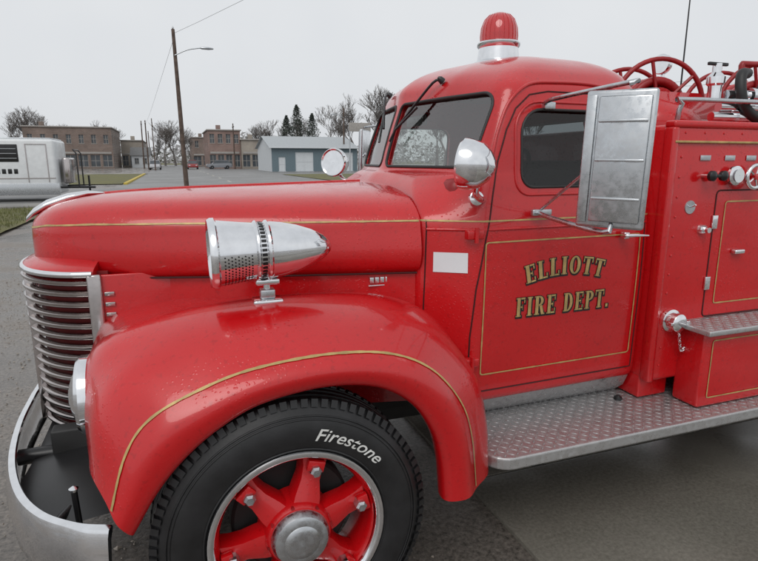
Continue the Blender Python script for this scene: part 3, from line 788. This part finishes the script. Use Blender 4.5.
# ------------------------------------------------------------ DOOR LETTERING
def letter(ch,e):
    S=[]
    def rc(x0,y0,x1,y1): S.append([(x0-e,y0-e),(x1+e,y0-e),(x1+e,y1+e),(x0-e,y1+e)])
    def ring(cx,cy,rx,ry,ix,iy,a0,a1,n=14):
        rx+=e;ry+=e;ix=max(ix-e,.005);iy=max(iy-e,.005)
        for k in range(n):
            a=R(a0+(a1-a0)*k/n);b=R(a0+(a1-a0)*(k+1)/n)
            S.append([(cx+ix*math.cos(a),cy+iy*math.sin(a)),(cx+rx*math.cos(a),cy+ry*math.sin(a)),(cx+rx*math.cos(b),cy+ry*math.sin(b)),(cx+ix*math.cos(b),cy+iy*math.sin(b))])
    st=.24; t=.11
    def stem(x): rc(x,0,x+st,1); rc(x-.07,0,x,t*.8); rc(x-.07,1-t*.8,x,1)
    w=.62
    if ch in 'ELF':
        stem(.07)
        if ch!='F': rc(.31,0,.62,t); rc(.53,t,.62,.30)
        else: rc(.31,0,.38,t*.8)
        if ch!='L': rc(.31,1-t,.62,1); rc(.53,.70,.62,1-t); rc(.31,.45,.48,.45+t); rc(.42,.36,.48,.45);rc(.42,.45+t,.48,.64)
        else: rc(.31,1-t*.8,.38,1)
        w=.66
    elif ch=='I': stem(.07); rc(.31,0,.38,t*.8); rc(.31,1-t*.8,.38,1); w=.42
    elif ch=='T':
        rc(.22,0,.22+st,1-t); rc(.15,0,.22,t*.8); rc(.46,0,.53,t*.8); rc(0,1-t,.68,1); rc(0,.68,.08,1-t); rc(.60,.68,.68,1-t); w=.70
    elif ch=='O': ring(.37,.5,.37,.51,.14,.40,0,360,28); w=.78
    elif ch=='D':
        stem(.07); ring(.31,.5,.38,.5,.15,.40,-90,90); w=.75
    elif ch in 'PR':
        stem(.07); ring(.31,.73,.34,.27,.12,.17,-90,90)
        if ch=='R':
            S.append([(.36-e,.47),(.56,.50),(.70+e,.08),(.50-e,-.0-e)]); rc(.50,0,.76,t*.8); rc(.31,0,.38,t*.8); w=.78
        else: rc(.31,0,.38,t*.8); w=.68
    elif ch=='.': rc(.05,0,.24,.2); w=.26
    elif ch==' ': w=.36
    return S,w
def lettering(name,text,xc,zc,width,height,arch,e,mat,off):
    tot=sum(letter(c,0)[1]+.10 for c in text)-.10; sx=width/tot
    a=Acc(); cx=0; idx=0
    for c in text:
        S,w=letter(c,e)
        mid=(cx+w/2)*sx-width/2
        dz=arch*(1-(2*mid/width)**2); rot=-arch*8*mid/width/width*.8
        for poly in S:
            V=[]
            for (px,py) in poly:
                lx=(px-w/2)*sx; lz=(py-.5)*height
                X=xc+mid+lx*math.cos(rot)-lz*math.sin(rot)*1; Z=zc+dz+lx*math.sin(rot)+lz*math.cos(rot)
                h=cast(cab_bvh,X,Z); V.append((X,h[0].y-off-.00012*(idx%6),Z))
            idx+=1
            a.add(V,[tuple(range(len(V)))])
        cx+=w+.10
    return a.obj(name,mat,truck)
lettering('lettering_upper_shade','ELLIOTT',1.533,1.137,.41,.078,.03,.05,BLACK,.0020)
lettering('lettering_upper','ELLIOTT',1.530,1.140,.41,.078,.03,-.012,GOLD,.0034)
lettering('lettering_lower_shade','FIRE DEPT.',1.535,1.005,.485,.083,0,.05,BLACK,.0020)
lettering('lettering_lower','FIRE DEPT.',1.532,1.008,.485,.083,0,-.012,GOLD,.0034)

# ============================================================ SETTING
def ground_mat(name,c0,c1,gs,rlo,rhi,bump=.5,bd=.006,patch=1.2,dark=.55,p0=.42,p1=.60):
    m,nt,b=base_mat(name); v=coords(nt)
    f=noise_n(nt,v,gs,5,.75); big=noise_n(nt,v,patch*.35,4,.6)
    base=ramp(nt,f,[(.32,c0),(.68,c1)])
    nt.links.new(mulmix(nt,base,ramp(nt,big,[(p0-.02,dark),(p1,1.0)])),b.inputs['Base Color'])
    nt.links.new(ramp(nt,big,[(p0,rlo),(p1,rhi)]),b.inputs['Roughness'])
    n=bump_n(nt,f,bump,bd)
    nt.links.new(n,b.inputs['Normal']); return m
ASPH=ground_mat('wet_gravelly_asphalt',(.065,.057,.050),(.31,.27,.235),42,.10,.5,.5,.006,2.6,.62)
CONC=ground_mat('wet_concrete',(.15,.138,.115),(.26,.24,.205),60,.16,.42,.15,.002,1.8,.74)
ROAD=ground_mat('wet_street',(.15,.15,.148),(.22,.215,.21),12,.38,.60,.2,.003,.6,.8)
GRASS=ground_mat('winter_grass',(.08,.085,.025),(.22,.20,.075),14,.7,.9,.8,.03,1.5,.7)
WALK=ground_mat('sidewalk_concrete',(.25,.24,.22),(.36,.34,.31),20,.3,.55,.1,.002)
def sheet(name,x0,x1,y0,y1,z,mat,nx=2,ny=2,jit=0):
    V=[];
    for i in range(ny+1):
        for j in range(nx+1):
            V.append((x0+(x1-x0)*j/nx,y0+(y1-y0)*i/ny,z+random.uniform(-jit,jit)))
    return mk(name,V,grid_faces(ny+1,nx+1),mat,None,False)
sheet('ground',-1500,1500,-1500,1500,0,ASPH,8,8)
sheet('field_ground',-1500,1500,230,1500,.02,GRASS)
dr=empty('concrete_driveway')
for i in range(3):
    for j in range(-2,4):
        x0=1.28+i*3.1; y0=-1.05+j*3.3
        rbox('slab',x0+.006,x0+3.1-.006,y0+.006,y0+3.3-.006,-.1,.018,CONC,dr,.006,2)
sheet('parking_lot',-3.0,60,23.9,110,.004,ROAD)
sheet('street',-2.5,11,36,600,.010,ROAD)
sheet('cross_street',-200,300,24,36,.015,ROAD)
sheet('grass_verge',-60,-3.6,13.0,21.5,.05,GRASS,60,10,.012)
gv2=sheet('grass_verge',-40,-3.2,42,72,.06,GRASS,20,10,.015)
sheet('grass_verge',12,60,40,66,.04,GRASS,20,10,.012)
rbox('sidewalk',-60,-3.4,21.7,23.2,-.1,.10,WALK,None,.02)
rbox('sidewalk',-40,-2.7,72.3,74,-.1,.10,WALK,None,.02)
rbox('kerb',-3.1,-2.85,42,72,-.1,.13,pbr('kerb_yellow',(.5,.38,.06),.6,var=.3),None,.02)
PW=pbr('road_paint',(.5,.48,.42),.5,var=.2,vscale=3)
a=Acc()
for y in range(44,240,9): a.add([(4.1,y,.015),(4.25,y,.015),(4.25,y+3,.015),(4.1,y+3,.015)],[(0,1,2,3)])
for x in range(-80,80,6): a.add([(x,30,.020),(x+2.5,30,.020),(x+2.5,30.14,.020),(x,30.14,.020)],[(0,1,2,3)])
a.obj('road_markings',PW)
a=Acc()
for k in range(12000):
    x=random.uniform(-14,-3.7); y=random.uniform(13.1,21.4); h_=random.uniform(.04,.13); t=random.uniform(0,6.28); dx,dy=.010*math.cos(t),.010*math.sin(t)
    a.add([(x-dx,y-dy,.04),(x+dx,y+dy,.04),(x+random.uniform(-.04,.04),y+random.uniform(-.04,.04),.05+h_)],[(0,1,2)])
a.obj('grass_blades',pbr('grass_blade',(.14,.15,.05),.7,var=.5,vscale=1.5))
a=Acc()
for k in range(10000):
    if k<7500: x=random.uniform(-5,.9); y=random.uniform(.9,9)
    else: x=random.uniform(-9,-1); y=random.uniform(6,13)
    s_=random.uniform(.003,.010)*(1+ (random.random()<.06)*1.0)
    V=[(x+random.uniform(.6,1.2)*s_*c,y+random.uniform(.6,1.2)*s_*d,.001+zz*s_) for c,d,zz in ((1,0,.2),(0,1,.2),(-1,0,.2),(0,-1,.2),(0,0,.9))]
    a.add(V,[(0,1,4),(1,2,4),(2,3,4),(3,0,4)])
a.obj('gravel',pbr('gravel_stone',(.25,.215,.18),.4,var=.6,vscale=40),None)

# ---- buildings
def facade(acc_w,acc_g,acc_t,o,ud,L,H,opens,depth=.18):
    ud=Vector(ud).normalized(); n=Vector((ud.y,-ud.x,0)); o=Vector(o)
    us=sorted(set([0,L]+[q for a in opens for q in a[:2]])); zs=sorted(set([0,H]+[q for a in opens for q in a[2:4]]))
    P=lambda u,z,d=0:o+ud*u+Vector((0,0,z))-n*d
    for i in range(len(us)-1):
        for j in range(len(zs)-1):
            um=(us[i]+us[i+1])/2; zm=(zs[j]+zs[j+1])/2
            if any(a[0]<um<a[1] and a[2]<zm<a[3] for a in opens): continue
            acc_w.add([P(us[i],zs[j]),P(us[i+1],zs[j]),P(us[i+1],zs[j+1]),P(us[i],zs[j+1])],[(0,1,2,3)])
    for a in opens:
        u0,u1,z0,z1=a[:4]
        c=[P(u0,z0),P(u1,z0),P(u1,z1),P(u0,z1)]; d=[P(u0,z0,depth),P(u1,z0,depth),P(u1,z1,depth),P(u0,z1,depth)]
        acc_w.add(c+d,[(0,1,5,4),(1,2,6,5),(2,3,7,6),(3,0,4,7)])
        acc_g.add(d,[(0,1,2,3)])
        m=(u0+u1)/2
        for q_,(p,q,r_,s2) in enumerate(((m-.04,m+.04,z0,z1),(u0,u1,(z0+z1)/2-.04,(z0+z1)/2+.04),(u0,u0+.07,z0,z1),(u1-.07,u1,z0,z1))):
            dd=depth-.03-.004*q_
            acc_t.add([P(p,r_,dd),P(q,r_,dd),P(q,s2,dd),P(p,s2,dd)],[(0,1,2,3)])
        acc_t.add([P(u0-.08,z0-.12,-.06),P(u1+.08,z0-.12,-.06),P(u1+.08,z0-.01,-.06),P(u0-.08,z0-.01,-.06),P(u0-.08,z0-.01,0),P(u1+.08,z0-.01,0)],[(0,1,2,3),(3,2,5,4)])
def brick_mat(name,c1,c2,mort):
    m,nt,b=base_mat(name); v=coords(nt)
    br=nt.nodes.new('ShaderNodeTexBrick'); br.inputs['Scale'].default_value=1; br.inputs['Brick Width'].default_value=.5; br.inputs['Row Height'].default_value=.18
    br.inputs['Mortar Size'].default_value=.02
    br.inputs['Color1'].default_value=(*c1,1);br.inputs['Color2'].default_value=(*c2,1);br.inputs['Mortar'].default_value=(*mort,1)
    mp=nt.nodes.new('ShaderNodeMapping'); mp.inputs['Rotation'].default_value=(R(90),0,0); nt.links.new(v,mp.inputs[0]); nt.links.new(mp.outputs[0],br.inputs['Vector'])
    nt.links.new(mulmix(nt,br.outputs[0],ramp(nt,noise_n(nt,v,.4,4),[(.3,.7),(.7,1.1)])),b.inputs['Base Color']); b.inputs['Roughness'].default_value=.85; return m
BR1=brick_mat('brown_brick',(.20,.14,.115),(.25,.175,.145),(.27,.25,.23)); BR2=brick_mat('red_brick',(.26,.155,.13),(.30,.185,.155),(.30,.28,.26))  # far bricks lightened and greyed: haze is mixed into their colours
BR3=brick_mat('tan_brick',(.33,.29,.24),(.37,.32,.27),(.36,.34,.31))
DGL=pbr('dark_window',(.07,.08,.09),.12,var=.3,vscale=.5); TRIM=pbr('stone_trim',(.34,.32,.30),.7); ROOF=pbr('flat_roof',(.14,.14,.14),.8)
def brick_building(x0,x1,y0,y1,H,mat,nbay,storeys=2,shop=True):
    p=empty('brick_building'); W,G,Tt=Acc(),Acc(),Acc()
    def opens(L,nb,front):
        o=[]; bw=L/nb
        for s_ in range(storeys):
            zb=.5+s_*3.7
            for i in range(nb):
                c=bw*(i+.5)
                if s_==0 and front and shop: o.append((c-bw*.4,c+bw*.4,.4,2.7))
                else: o.append((c-.45,c+.45,zb+.8,zb+2.5))
        return [q for q in o if q[3]<H-.6]
    facade(W,G,Tt,(x0,y0,0),(1,0,0),x1-x0,H,opens(x1-x0,nbay,True))
    nb2=max(2,int((y1-y0)/4))
    facade(W,G,Tt,(x1,y0,0),(0,1,0),y1-y0,H,opens(y1-y0,nb2,False))
    facade(W,G,Tt,(x0,y1,0),(0,-1,0),y1-y0,H,opens(y1-y0,nb2,False))
    facade(W,G,Tt,(x1,y1,0),(-1,0,0),x1-x0,H,[])
    W.obj('walls',mat,p); G.obj('window_glass',DGL,p); Tt.obj('window_trim',TRIM,p)
    rbox('roof',x0+.1,x1-.1,y0+.1,y1-.1,H-.5,H-.35,ROOF,p,0)
    rbox('cornice',x0-.25,x1+.25,y0-.25,y0+.1,H-.05,H+.2,TRIM,p,.05)
    rbox('cornice_side',x0-.25,x0+.1,y0+.102,y1,H-.05,H+.15,TRIM,p,.05); rbox('cornice_side2',x1-.1,x1+.25,y0+.102,y1,H-.05,H+.15,TRIM,p,.05)
    if shop: rbox('shop_fascia',x0+.3,x1-.3,y0-.12,y0-.005,2.9,3.3,TRIM,p,.02)
    rbox('chimney',x0+2,x0+2.9,y0+5,y0+5.9,H-.4,H+1.3,mat,p,.03)
    return p
brick_building(-26.8,-11.0,130,150,8.1,BR1,7)
brick_building(-10.9,-6.0,150,170,6.2,BR3,3)
brick_building(-46,-29,138,156,4.8,BR2,6,1)
brick_building(7.2,13.4,118,134,7.4,BR2,4)
brick_building(13.45,19,117,132,5.6,BR3,3,1)
brick_building(5.6,13,160,180,7.5,BR1,3)
mb=empty('metal_building')
TEAL=pbr('teal_siding',(.13,.18,.205),.5,var=.1); GREYM=pbr('grey_siding',(.36,.385,.40),.5,var=.06); WHT=pbr('white_siding',(.60,.63,.65),.5,var=.05)
x0,x1,y0,y1,he,hr=13.9,27,84,98,3.6,5.3; ym=(y0+y1)/2
W,G,Tt=Acc(),Acc(),Acc()
facade(W,G,Tt,(x0,y0,0),(1,0,0),x1-x0,he,[(1,2,0.05,2.1),(3.5,6.2,.05,2.8),(7.5,8.6,1.1,2.1),(9.6,12.4,.05,2.8)],.1)
W.obj('walls',TEAL,mb); G.obj('doors',WHT,mb); Tt.obj('trim',WHT,mb)
mk('gable_end',[(x0,y0,0),(x0,y1,0),(x0,y1,he),(x0,ym,hr),(x0,y0,he)],[(0,1,2,3,4)],WHT,mb,False)
mk('gable_end_far',[(x1,y0,0),(x1,y1,0),(x1,y1,he),(x1,ym,hr),(x1,y0,he)],[(4,3,2,1,0)],TEAL,mb,False)
mk('back_wall',[(x0,y1,0),(x1,y1,0),(x1,y1,he),(x0,y1,he)],[(3,2,1,0)],TEAL,mb,False)
V=[];F=[]
for k in range(int((x1-x0+.8)/.35)+1):
    x=x0-.4+k*.35; V+=[(x,y0-.5,he-.12+.03*(k%2)),(x,ym,hr+.02+.03*(k%2)),(x,y1+.5,he-.12+.03*(k%2))]
n=len(V)//3
for k in range(n-1):
    F+=[(3*k,3*k+3,3*k+4,3*k+1),(3*k+1,3*k+4,3*k+5,3*k+2)]
mk('roof',V,F,GREYM,mb,False)
rbox('gutter',x0-.4,x1+.4,y0-.62,y0-.5,he-.25,he-.08,WHT,mb,.02)
hs=empty('white_house'); x0,x1,y0,y1,he,hr=-8.2,-4.4,140,148,2.8,4.6
W,G,Tt=Acc(),Acc(),Acc()
facade(W,G,Tt,(x0,y0,0),(1,0,0),x1-x0,he,[(.6,1.5,.9,2.1),(2.3,3.2,.9,2.1)]); facade(W,G,Tt,(x1,y0,0),(0,1,0),y1-y0,he,[(2,3,.9,2.1)]); facade(W,G,Tt,(x0,y1,0),(0,-1,0),y1-y0,he,[])
W.obj('walls',WHT,hs);G.obj('windows',DGL,hs);Tt.obj('trim',TRIM,hs)
ym=(y0+y1)/2; mk('roof',[(x0-.3,y0-.4,he-.1),(x1+.3,y0-.4,he-.1),(x1+.3,ym,hr),(x0-.3,ym,hr),(x0-.3,y1+.4,he-.1),(x1+.3,y1+.4,he-.1)],[(0,1,2,3),(3,2,5,4)],ROOF,hs,False)

# ---- trailer
tr=empty('enclosed_trailer',(2.0,-4.9,0)); tr.scale=(1,1,.9); TW=pbr('trailer_white',(.72,.74,.75),.35,var=.05,coat=.3)
rbox('body',-14,-6.25,30.4,33.0,.30,2.68,TW,tr,.12,4)
rbox('roof_cap',-13.9,-6.35,30.5,32.9,2.65,2.74,ALU,tr,.04)
rbox('skirt',-14.0,-6.2,30.37,30.40,.30,.8,ALU,tr,.01)
for x in (-13.7,-12.1,-10.5,-8.9):
    rbox('window',x,x+1.4,30.375,30.42,1.72,2.45,BLACK,tr,.02)
    for k in range(3): rbox('window_bar',x+.05,x+1.35,30.355,30.375,1.86+.2*k,1.88+.2*k,ALU,tr,0)
rbox('door_frame_l',-7.25,-7.22,30.38,30.398,.85,2.45,DULL,tr,0); rbox('door_frame_r',-6.55,-6.52,30.38,30.398,.85,2.45,DULL,tr,0); rbox('door_frame_t',-7.25,-6.52,30.376,30.392,2.45,2.48,DULL,tr,0)
for i in range(5): rbox('nameplate_letter',-8.5+i*.2,-8.37+i*.2,30.385,30.398,1.22,1.42,BLACK,tr,.01)
rbox('side_stripe',-14,-6.3,30.386,30.398,1.0,1.04,DULL,tr,.0)
for x in (-11,-10): 
    revolve('wheel',[(0,.2),(.0,.36),(.22,.36),(.22,.2)],(x,30.36,.39),(0,1,0),RUBBER,tr,28)
    revolve('wheel_hub',[(-.01,.001),(-.005,.18),(.05,.2)],(x,30.36,.39),(0,1,0),ALU,tr,20,cap=False)
rbox('wheel_arch',-11.5,-9.5,30.24,30.37,.80,.88,ALU,tr,.03)
for y in (30.9,32.6): tube('tongue',[(-6.25,y,.6),(-5.1,31.75,.55)],.05,BLACK,tr)
tube('jack',[(-5.3,31.75,.05),(-5.3,31.75,1.1)],.04,BLACK,tr)
rbox('nose_panel',-6.15,-5.85,31.0,32.5,.75,1.9,DULL,tr,.08)
tube('nose_frame',[(-5.6,31.1,.6),(-5.6,31.1,2.1),(-5.7,31.1,2.25),(-5.7,32.4,2.25),(-5.6,32.4,2.1),(-5.6,32.4,.6)],.03,BLACK,tr,8)

# ---- parked cars
def car(x,y,yaw,col):
    p=empty('parked_car',(x,y,0)); p.rotation_euler=(0,0,yaw)
    m=pbr('car_paint',col,.3,coat=.6,var=.05)
    secs=[(-2.3,.45,.75,.7),(-2.2,.35,.95,.85),(-1.3,.3,1.02,.9),(-.6,.3,1.05,.92),(1.6,.3,1.08,.92),(2.2,.35,1.05,.88),(2.3,.45,.85,.8)]
    V=[]
    for (cx,zb,zt,w) in secs:
        V+=[(cx,-w,zb),(cx,-w*1.02,(zb+zt)/2),(cx,-w*.93,zt),(cx,w*.93,zt),(cx,w*1.02,(zb+zt)/2),(cx,w,zb)]
    mk('body',V,grid_faces(len(secs),6,True)+[tuple(range(6)),tuple(36+i for i in range(6))],m,p,True,30,recalc=True)
    s2=[(-1.25,1.0,.82,1.04),(-.6,1.0,.72,1.55),(.2,1.0,.7,1.62),(1.5,1.0,.7,1.58),(2.1,1.0,.8,1.1)]
    V=[]
    for (cx,zb,w,zt) in s2: V+=[(cx,-.85,zb),(cx,-w,zt),(cx,w,zt),(cx,.85,zb)]
    mk('greenhouse',V,grid_faces(len(s2),4,True)+[(0,1,2,3),(16,17,18,19)],DGL,p,True,30,recalc=True)
    rbox('roof',-.6,1.55,-.68,.68,1.56,1.65,m,p,.04)
    for cx in (-1.4,1.4):
        for s3 in (-1,1):
            revolve('wheel',[(0,.2),(0,.34),(.2,.34),(.2,.2)],(cx,s3*.94,.34),(0,-s3,0),RUBBER,p,20); revolve('hub',[(-.01,.001),(.02,.2)],(cx,s3*.94,.34),(0,-s3,0),ALU,p,16,cap=False)
    for s3 in (-1,1): rbox('lamp',-2.32,-2.2,s3*.6-.15,s3*.6+.15,.65,.8,WHT,p,.02)
car(-2.6,108,R(90),(.5,.5,.52)); car(-2.8,122,R(88),(.06,.07,.10)); car(3.8,112,R(90),(.3,.03,.03)); car(8.6,112.5,R(5),(.20,.21,.23))

# ---- poles & wires
WOOD=pbr('pole_wood',(.10,.07,.055),.85,var=.4,vscale=3)
def pole(x,y,h,lean=0,lamp=None,name='utility_pole',cross=True,r=.15):
    p=empty(name)
    tube('shaft',[(x,y,0),(x+lean*.5,y,h*.5),(x+lean,y,h)],[r,r*.85,r*.65],WOOD,p,12)
    if cross:
        rbox('crossarm',x+lean-.1,x+lean+.1,y-1.1,y+1.1,h-.7,h-.56,WOOD,p,.02)
        for q in (-1,-.4,.4,1): revolve('insulator',[(0,.03),(.06,.05),(.12,.03),(.14,.001)],(x+lean,y+q,h-.56),(0,0,1),ALU,p,10)
    if lamp:
        tube('lamp_arm',[(x+lean,y-.1,h-1.5),(x+lean+lamp*.5,y-.12,h-1.15),(x+lean+lamp,y-.12,h-1.0)],.035,ALU,p,8,smooth_n=3)
        V=[];S=[(0,.05,.04),(.1,.13,.07),(.5,.15,.08),(.75,.08,.05),(.8,.02,.02)]
        sg=1 if lamp>0 else -1
        for (d,w_,h2) in S:
            for k in range(10):
                t=2*math.pi*k/10; V.append((x+lean+lamp+sg*d,y-.12+w_*math.cos(t),h-1.0+h2*math.sin(t)))
        mk('lamp_head',V,grid_faces(5,10,True)+[tuple(range(10)),tuple(40+k for k in range(10))],ALU,p,True,50,recalc=True)
    return p
P1=pole(.85,38.3,9.35,-.15,1.5,cross=False)
revolve('insulator',[(0,.03),(.08,.06),(.16,.03),(.18,.001)],(.70,38.3,9.35),(0,0,1),ALU,P1,10)
tube('wire_a',[(.7,38.3,9.1),(9,18,9.4),(24,-10,9.2)],.008,BLACK,P1,5,smooth_n=6)
tube('wire_b',[(.7,38.3,8.8),(-2,80,7.6),(-4,118,8.2)],.010,BLACK,P1,5,smooth_n=6)
pole(-4,118,9,0,None); pole(-5.2,128,9.5,.1,None); pole(-4.9,160,9,0,None)
pole(-2.4,100,8.2,0,1.8,name='street_lamp',cross=False,r=.1); pole(11.5,112,8.4,0,None); pole(25.5,86,9.5,0,-1.4,cross=False)
P3=pole(36,40,7.9,0,None)
pole(90,12,12,0,None)
for dz in (0,.7):
    tube('wire_d',[(36,40,7.4+dz*.4),(60,27,8.8+dz),(90,12,11.3+dz*.4)],.010,BLACK,P3,5,smooth_n=6)
sf=empty('sign_frame')
for x in (24.0,27.0): tube('post',[(x,78,0),(x,78,6.6)],.09,ALU,sf,8)
rbox('board',23.9,27.1,77.9,78.1,5.6,6.8,TRIM,sf,.03)

# ---- trees
BARK=pbr('bark',(.15,.135,.125),.9,var=.3,vscale=2)
def bare_tree_mesh(seed,h=10,maxd=6,rmin=.018):
    rnd=random.Random(seed); a=Acc()
    def seg(p,q,r0,r1,n):
        V,F=[],[]
        t=(q-p).normalized(); _,u,v=frame(t)
        for c,r_ in ((p,max(r0,rmin)),(q,max(r1,rmin*.8))):
            for k in range(n): th=2*math.pi*k/n; V.append(c+(u*math.cos(th)+v*math.sin(th))*r_)
        F=[(k,(k+1)%n,n+(k+1)%n,n+k) for k in range(n)]; a.add(V,F)
    def grow(p,d,L,r,dep):
        n=7 if dep<2 else 3
        k=2; 
        for i in range(k):
            d2=(d+Vector((rnd.uniform(-.16,.16),rnd.uniform(-.16,.16),rnd.uniform(-.02,.12)))).normalized()
            q=p+d2*L/k; r1=r*(.86 if i<k-1 else .72); seg(p,q,r,r1,n)
            if dep<maxd and i<k-1 and dep>0:
                s2=(d2+Vector((rnd.uniform(-1,1),rnd.uniform(-1,1),rnd.uniform(-.1,.6)))*.8).normalized(); grow(q,s2,L*rnd.uniform(.5,.7),r1*.5,dep+1)
            p=q;d=d2;r=r1
        if dep>=maxd: return
        for i in range(rnd.choice((2,3,3)) if dep<maxd-1 else 2):
            s2=(d+Vector((rnd.uniform(-1,1),rnd.uniform(-1,1),rnd.uniform(-.15,.5)))*(.75)).normalized()
            grow(p,s2,L*rnd.uniform(.66,.88),r*rnd.uniform(.58,.76),dep+1)
    grow(Vector((0,0,0)),Vector((0,0,1)),h*.24,h*.026,0)
    zm=max(v[2] for v in a.V); f=h/zm
    me=bpy.data.meshes.new('bare_tree'); me.from_pydata([(v[0]*f,v[1]*f,v[2]*f) for v in a.V],[],a.F); me.materials.append(BARK); return me
TM=[bare_tree_mesh(s_,10,6) for s_ in (3,11,23,31)]
def tree(x,y,h,k,rot=0):
    o=bpy.data.objects.new('bare_tree',TM[k%4]); scene.collection.objects.link(o); o.location=(x,y,0); s_=h/10; o.scale=(s_,s_,s_); o.rotation_euler=(0,0,rot)
for i,(x,y,h_) in enumerate([(-36,158,13),(-32,160,14.5),(-28.5,162,12.5),(-24.5,160,10.5),(-3.5,165,9),(-1.5,185,12),(1.5,190,14),(3.5,200,13),(4.6,150,9),(19,140,10),(21.5,128,10.5),(32,118,13),(35,110,14.5),(38,104,15.5),(41,108,14),(45,116,12),(50,100,13),(31,140,12),(-41,125,13),(-50,108,13),(-18,165,12),(-13,168,10.5),(62,90,14),(75,80,14),(90,70,14),(58,120,15),(-60,130,15),(110,50,14),(130,20,14)]):
    tree(x,y,h_,i,i*1.3)
def evergreen(x,y,h,seed):
    rnd=random.Random(seed); p=empty('evergreen_tree'); tube('trunk',[(x,y,0),(x,y,h*.5),(x,y,h*.97)],[.22,.13,.03],BARK,p,8)
    a=Acc()
    for k in range(4200):
        t=rnd.random()**.8; z=h*(.12+.88*t); an=rnd.uniform(0,6.283); rm=h*.34*(1-t)**.7*(.7+.3*math.sin(z*4+seed+2*math.sin(an*2))); r_=rm*rnd.uniform(.25,1)**.6
        c=Vector((x+r_*math.cos(an),y+r_*math.sin(an),z-r_*.25)); s2=rnd.uniform(.12,.3)
        a.add([c+Vector((rnd.uniform(-s2,s2),rnd.uniform(-s2,s2),rnd.uniform(-s2,s2)*.6)) for _ in range(3)],[(0,1,2)])
    a.obj('foliage',pbr('evergreen_needles',(.07,.085,.07),.8,var=.5,vscale=1.2),p)
evergreen(22.8,118,10.5,1); evergreen(25.6,121,13.0,4); evergreen(28.4,119,11.2,8)
a=Acc(); rnd=random.Random(5)
for k in range(26000):
    an=rnd.uniform(R(20),R(160)); d=rnd.uniform(280,420); x=d*math.cos(an); y=d*math.sin(an)
    hmax=10+4*math.sin(an*23)+3*math.sin(an*61); z=rnd.uniform(0,1)**1.3*max(4,hmax); s2=rnd.uniform(.7,1.9)
    a.add([(x+rnd.uniform(-s2,s2),y+rnd.uniform(-s2,s2),max(0,z+rnd.uniform(-s2,s2))) for _ in range(3)],[(0,1,2)])
a.obj('distant_treeline',pbr('hazed_wood',(.33,.325,.33),1,var=.15,vscale=.05))  # pale grey puts the distance haze into the tree colour

# ============================================================ LIGHT
w=bpy.data.worlds.new('World'); scene.world=w; w.use_nodes=True; nt=w.node_tree
bg=nt.nodes['Background']
sky=nt.nodes.new('ShaderNodeTexSky'); sky.sky_type='NISHITA'; sky.sun_disc=False; sky.sun_elevation=R(48); sky.sun_rotation=R(215)
sky.air_density=1.0; sky.dust_density=5; sky.altitude=0
hsv=nt.nodes.new('ShaderNodeHueSaturation'); hsv.inputs['Saturation'].default_value=.10; nt.links.new(sky.outputs[0],hsv.inputs['Color'])
mx=nt.nodes.new('ShaderNodeMix'); mx.data_type='RGBA'; mx.inputs[0].default_value=.85
tc=nt.nodes.new('ShaderNodeTexCoord'); nz=nt.nodes.new('ShaderNodeTexNoise'); nz.inputs['Scale'].default_value=1.8; nz.inputs['Detail'].default_value=4
nt.links.new(tc.outputs['Generated'],nz.inputs['Vector'])
cl=nt.nodes.new('ShaderNodeValToRGB'); e=cl.color_ramp.elements; e[0].position=.3; e[0].color=(.74,.77,.81,1); e[1].position=.7; e[1].color=(.86,.88,.90,1)
nt.links.new(nz.outputs['Fac'],cl.inputs['Fac'])
sc=nt.nodes.new('ShaderNodeVectorMath'); sc.operation='SCALE'; sc.inputs['Scale'].default_value=8.7
nt.links.new(cl.outputs[0],sc.inputs[0])
nt.links.new(hsv.outputs[0],mx.inputs[6]); nt.links.new(sc.outputs[0],mx.inputs[7]); nt.links.new(mx.outputs[2],bg.inputs['Color'])
bg.inputs['Strength'].default_value=.115
sd=bpy.data.lights.new('sun','SUN'); sd.energy=.9; sd.angle=R(35); sd.color=(1,.97,.93)
so=bpy.data.objects.new('sun',sd); scene.collection.objects.link(so)
d=Vector((math.sin(R(215))*math.cos(R(48)),math.cos(R(215))*math.cos(R(48)),math.sin(R(48))))
so.rotation_euler=d.to_track_quat('Z','Y').to_euler()

cam=bpy.data.cameras.new('cam'); co=bpy.data.objects.new('camera',cam); scene.collection.objects.link(co); scene.camera=co
cam.sensor_width=36; cam.lens=26.6; cam.clip_start=.05; cam.clip_end=4000
co.location=(0,0,1.6); co.rotation_euler=(R(90-12.1),0,R(-20))
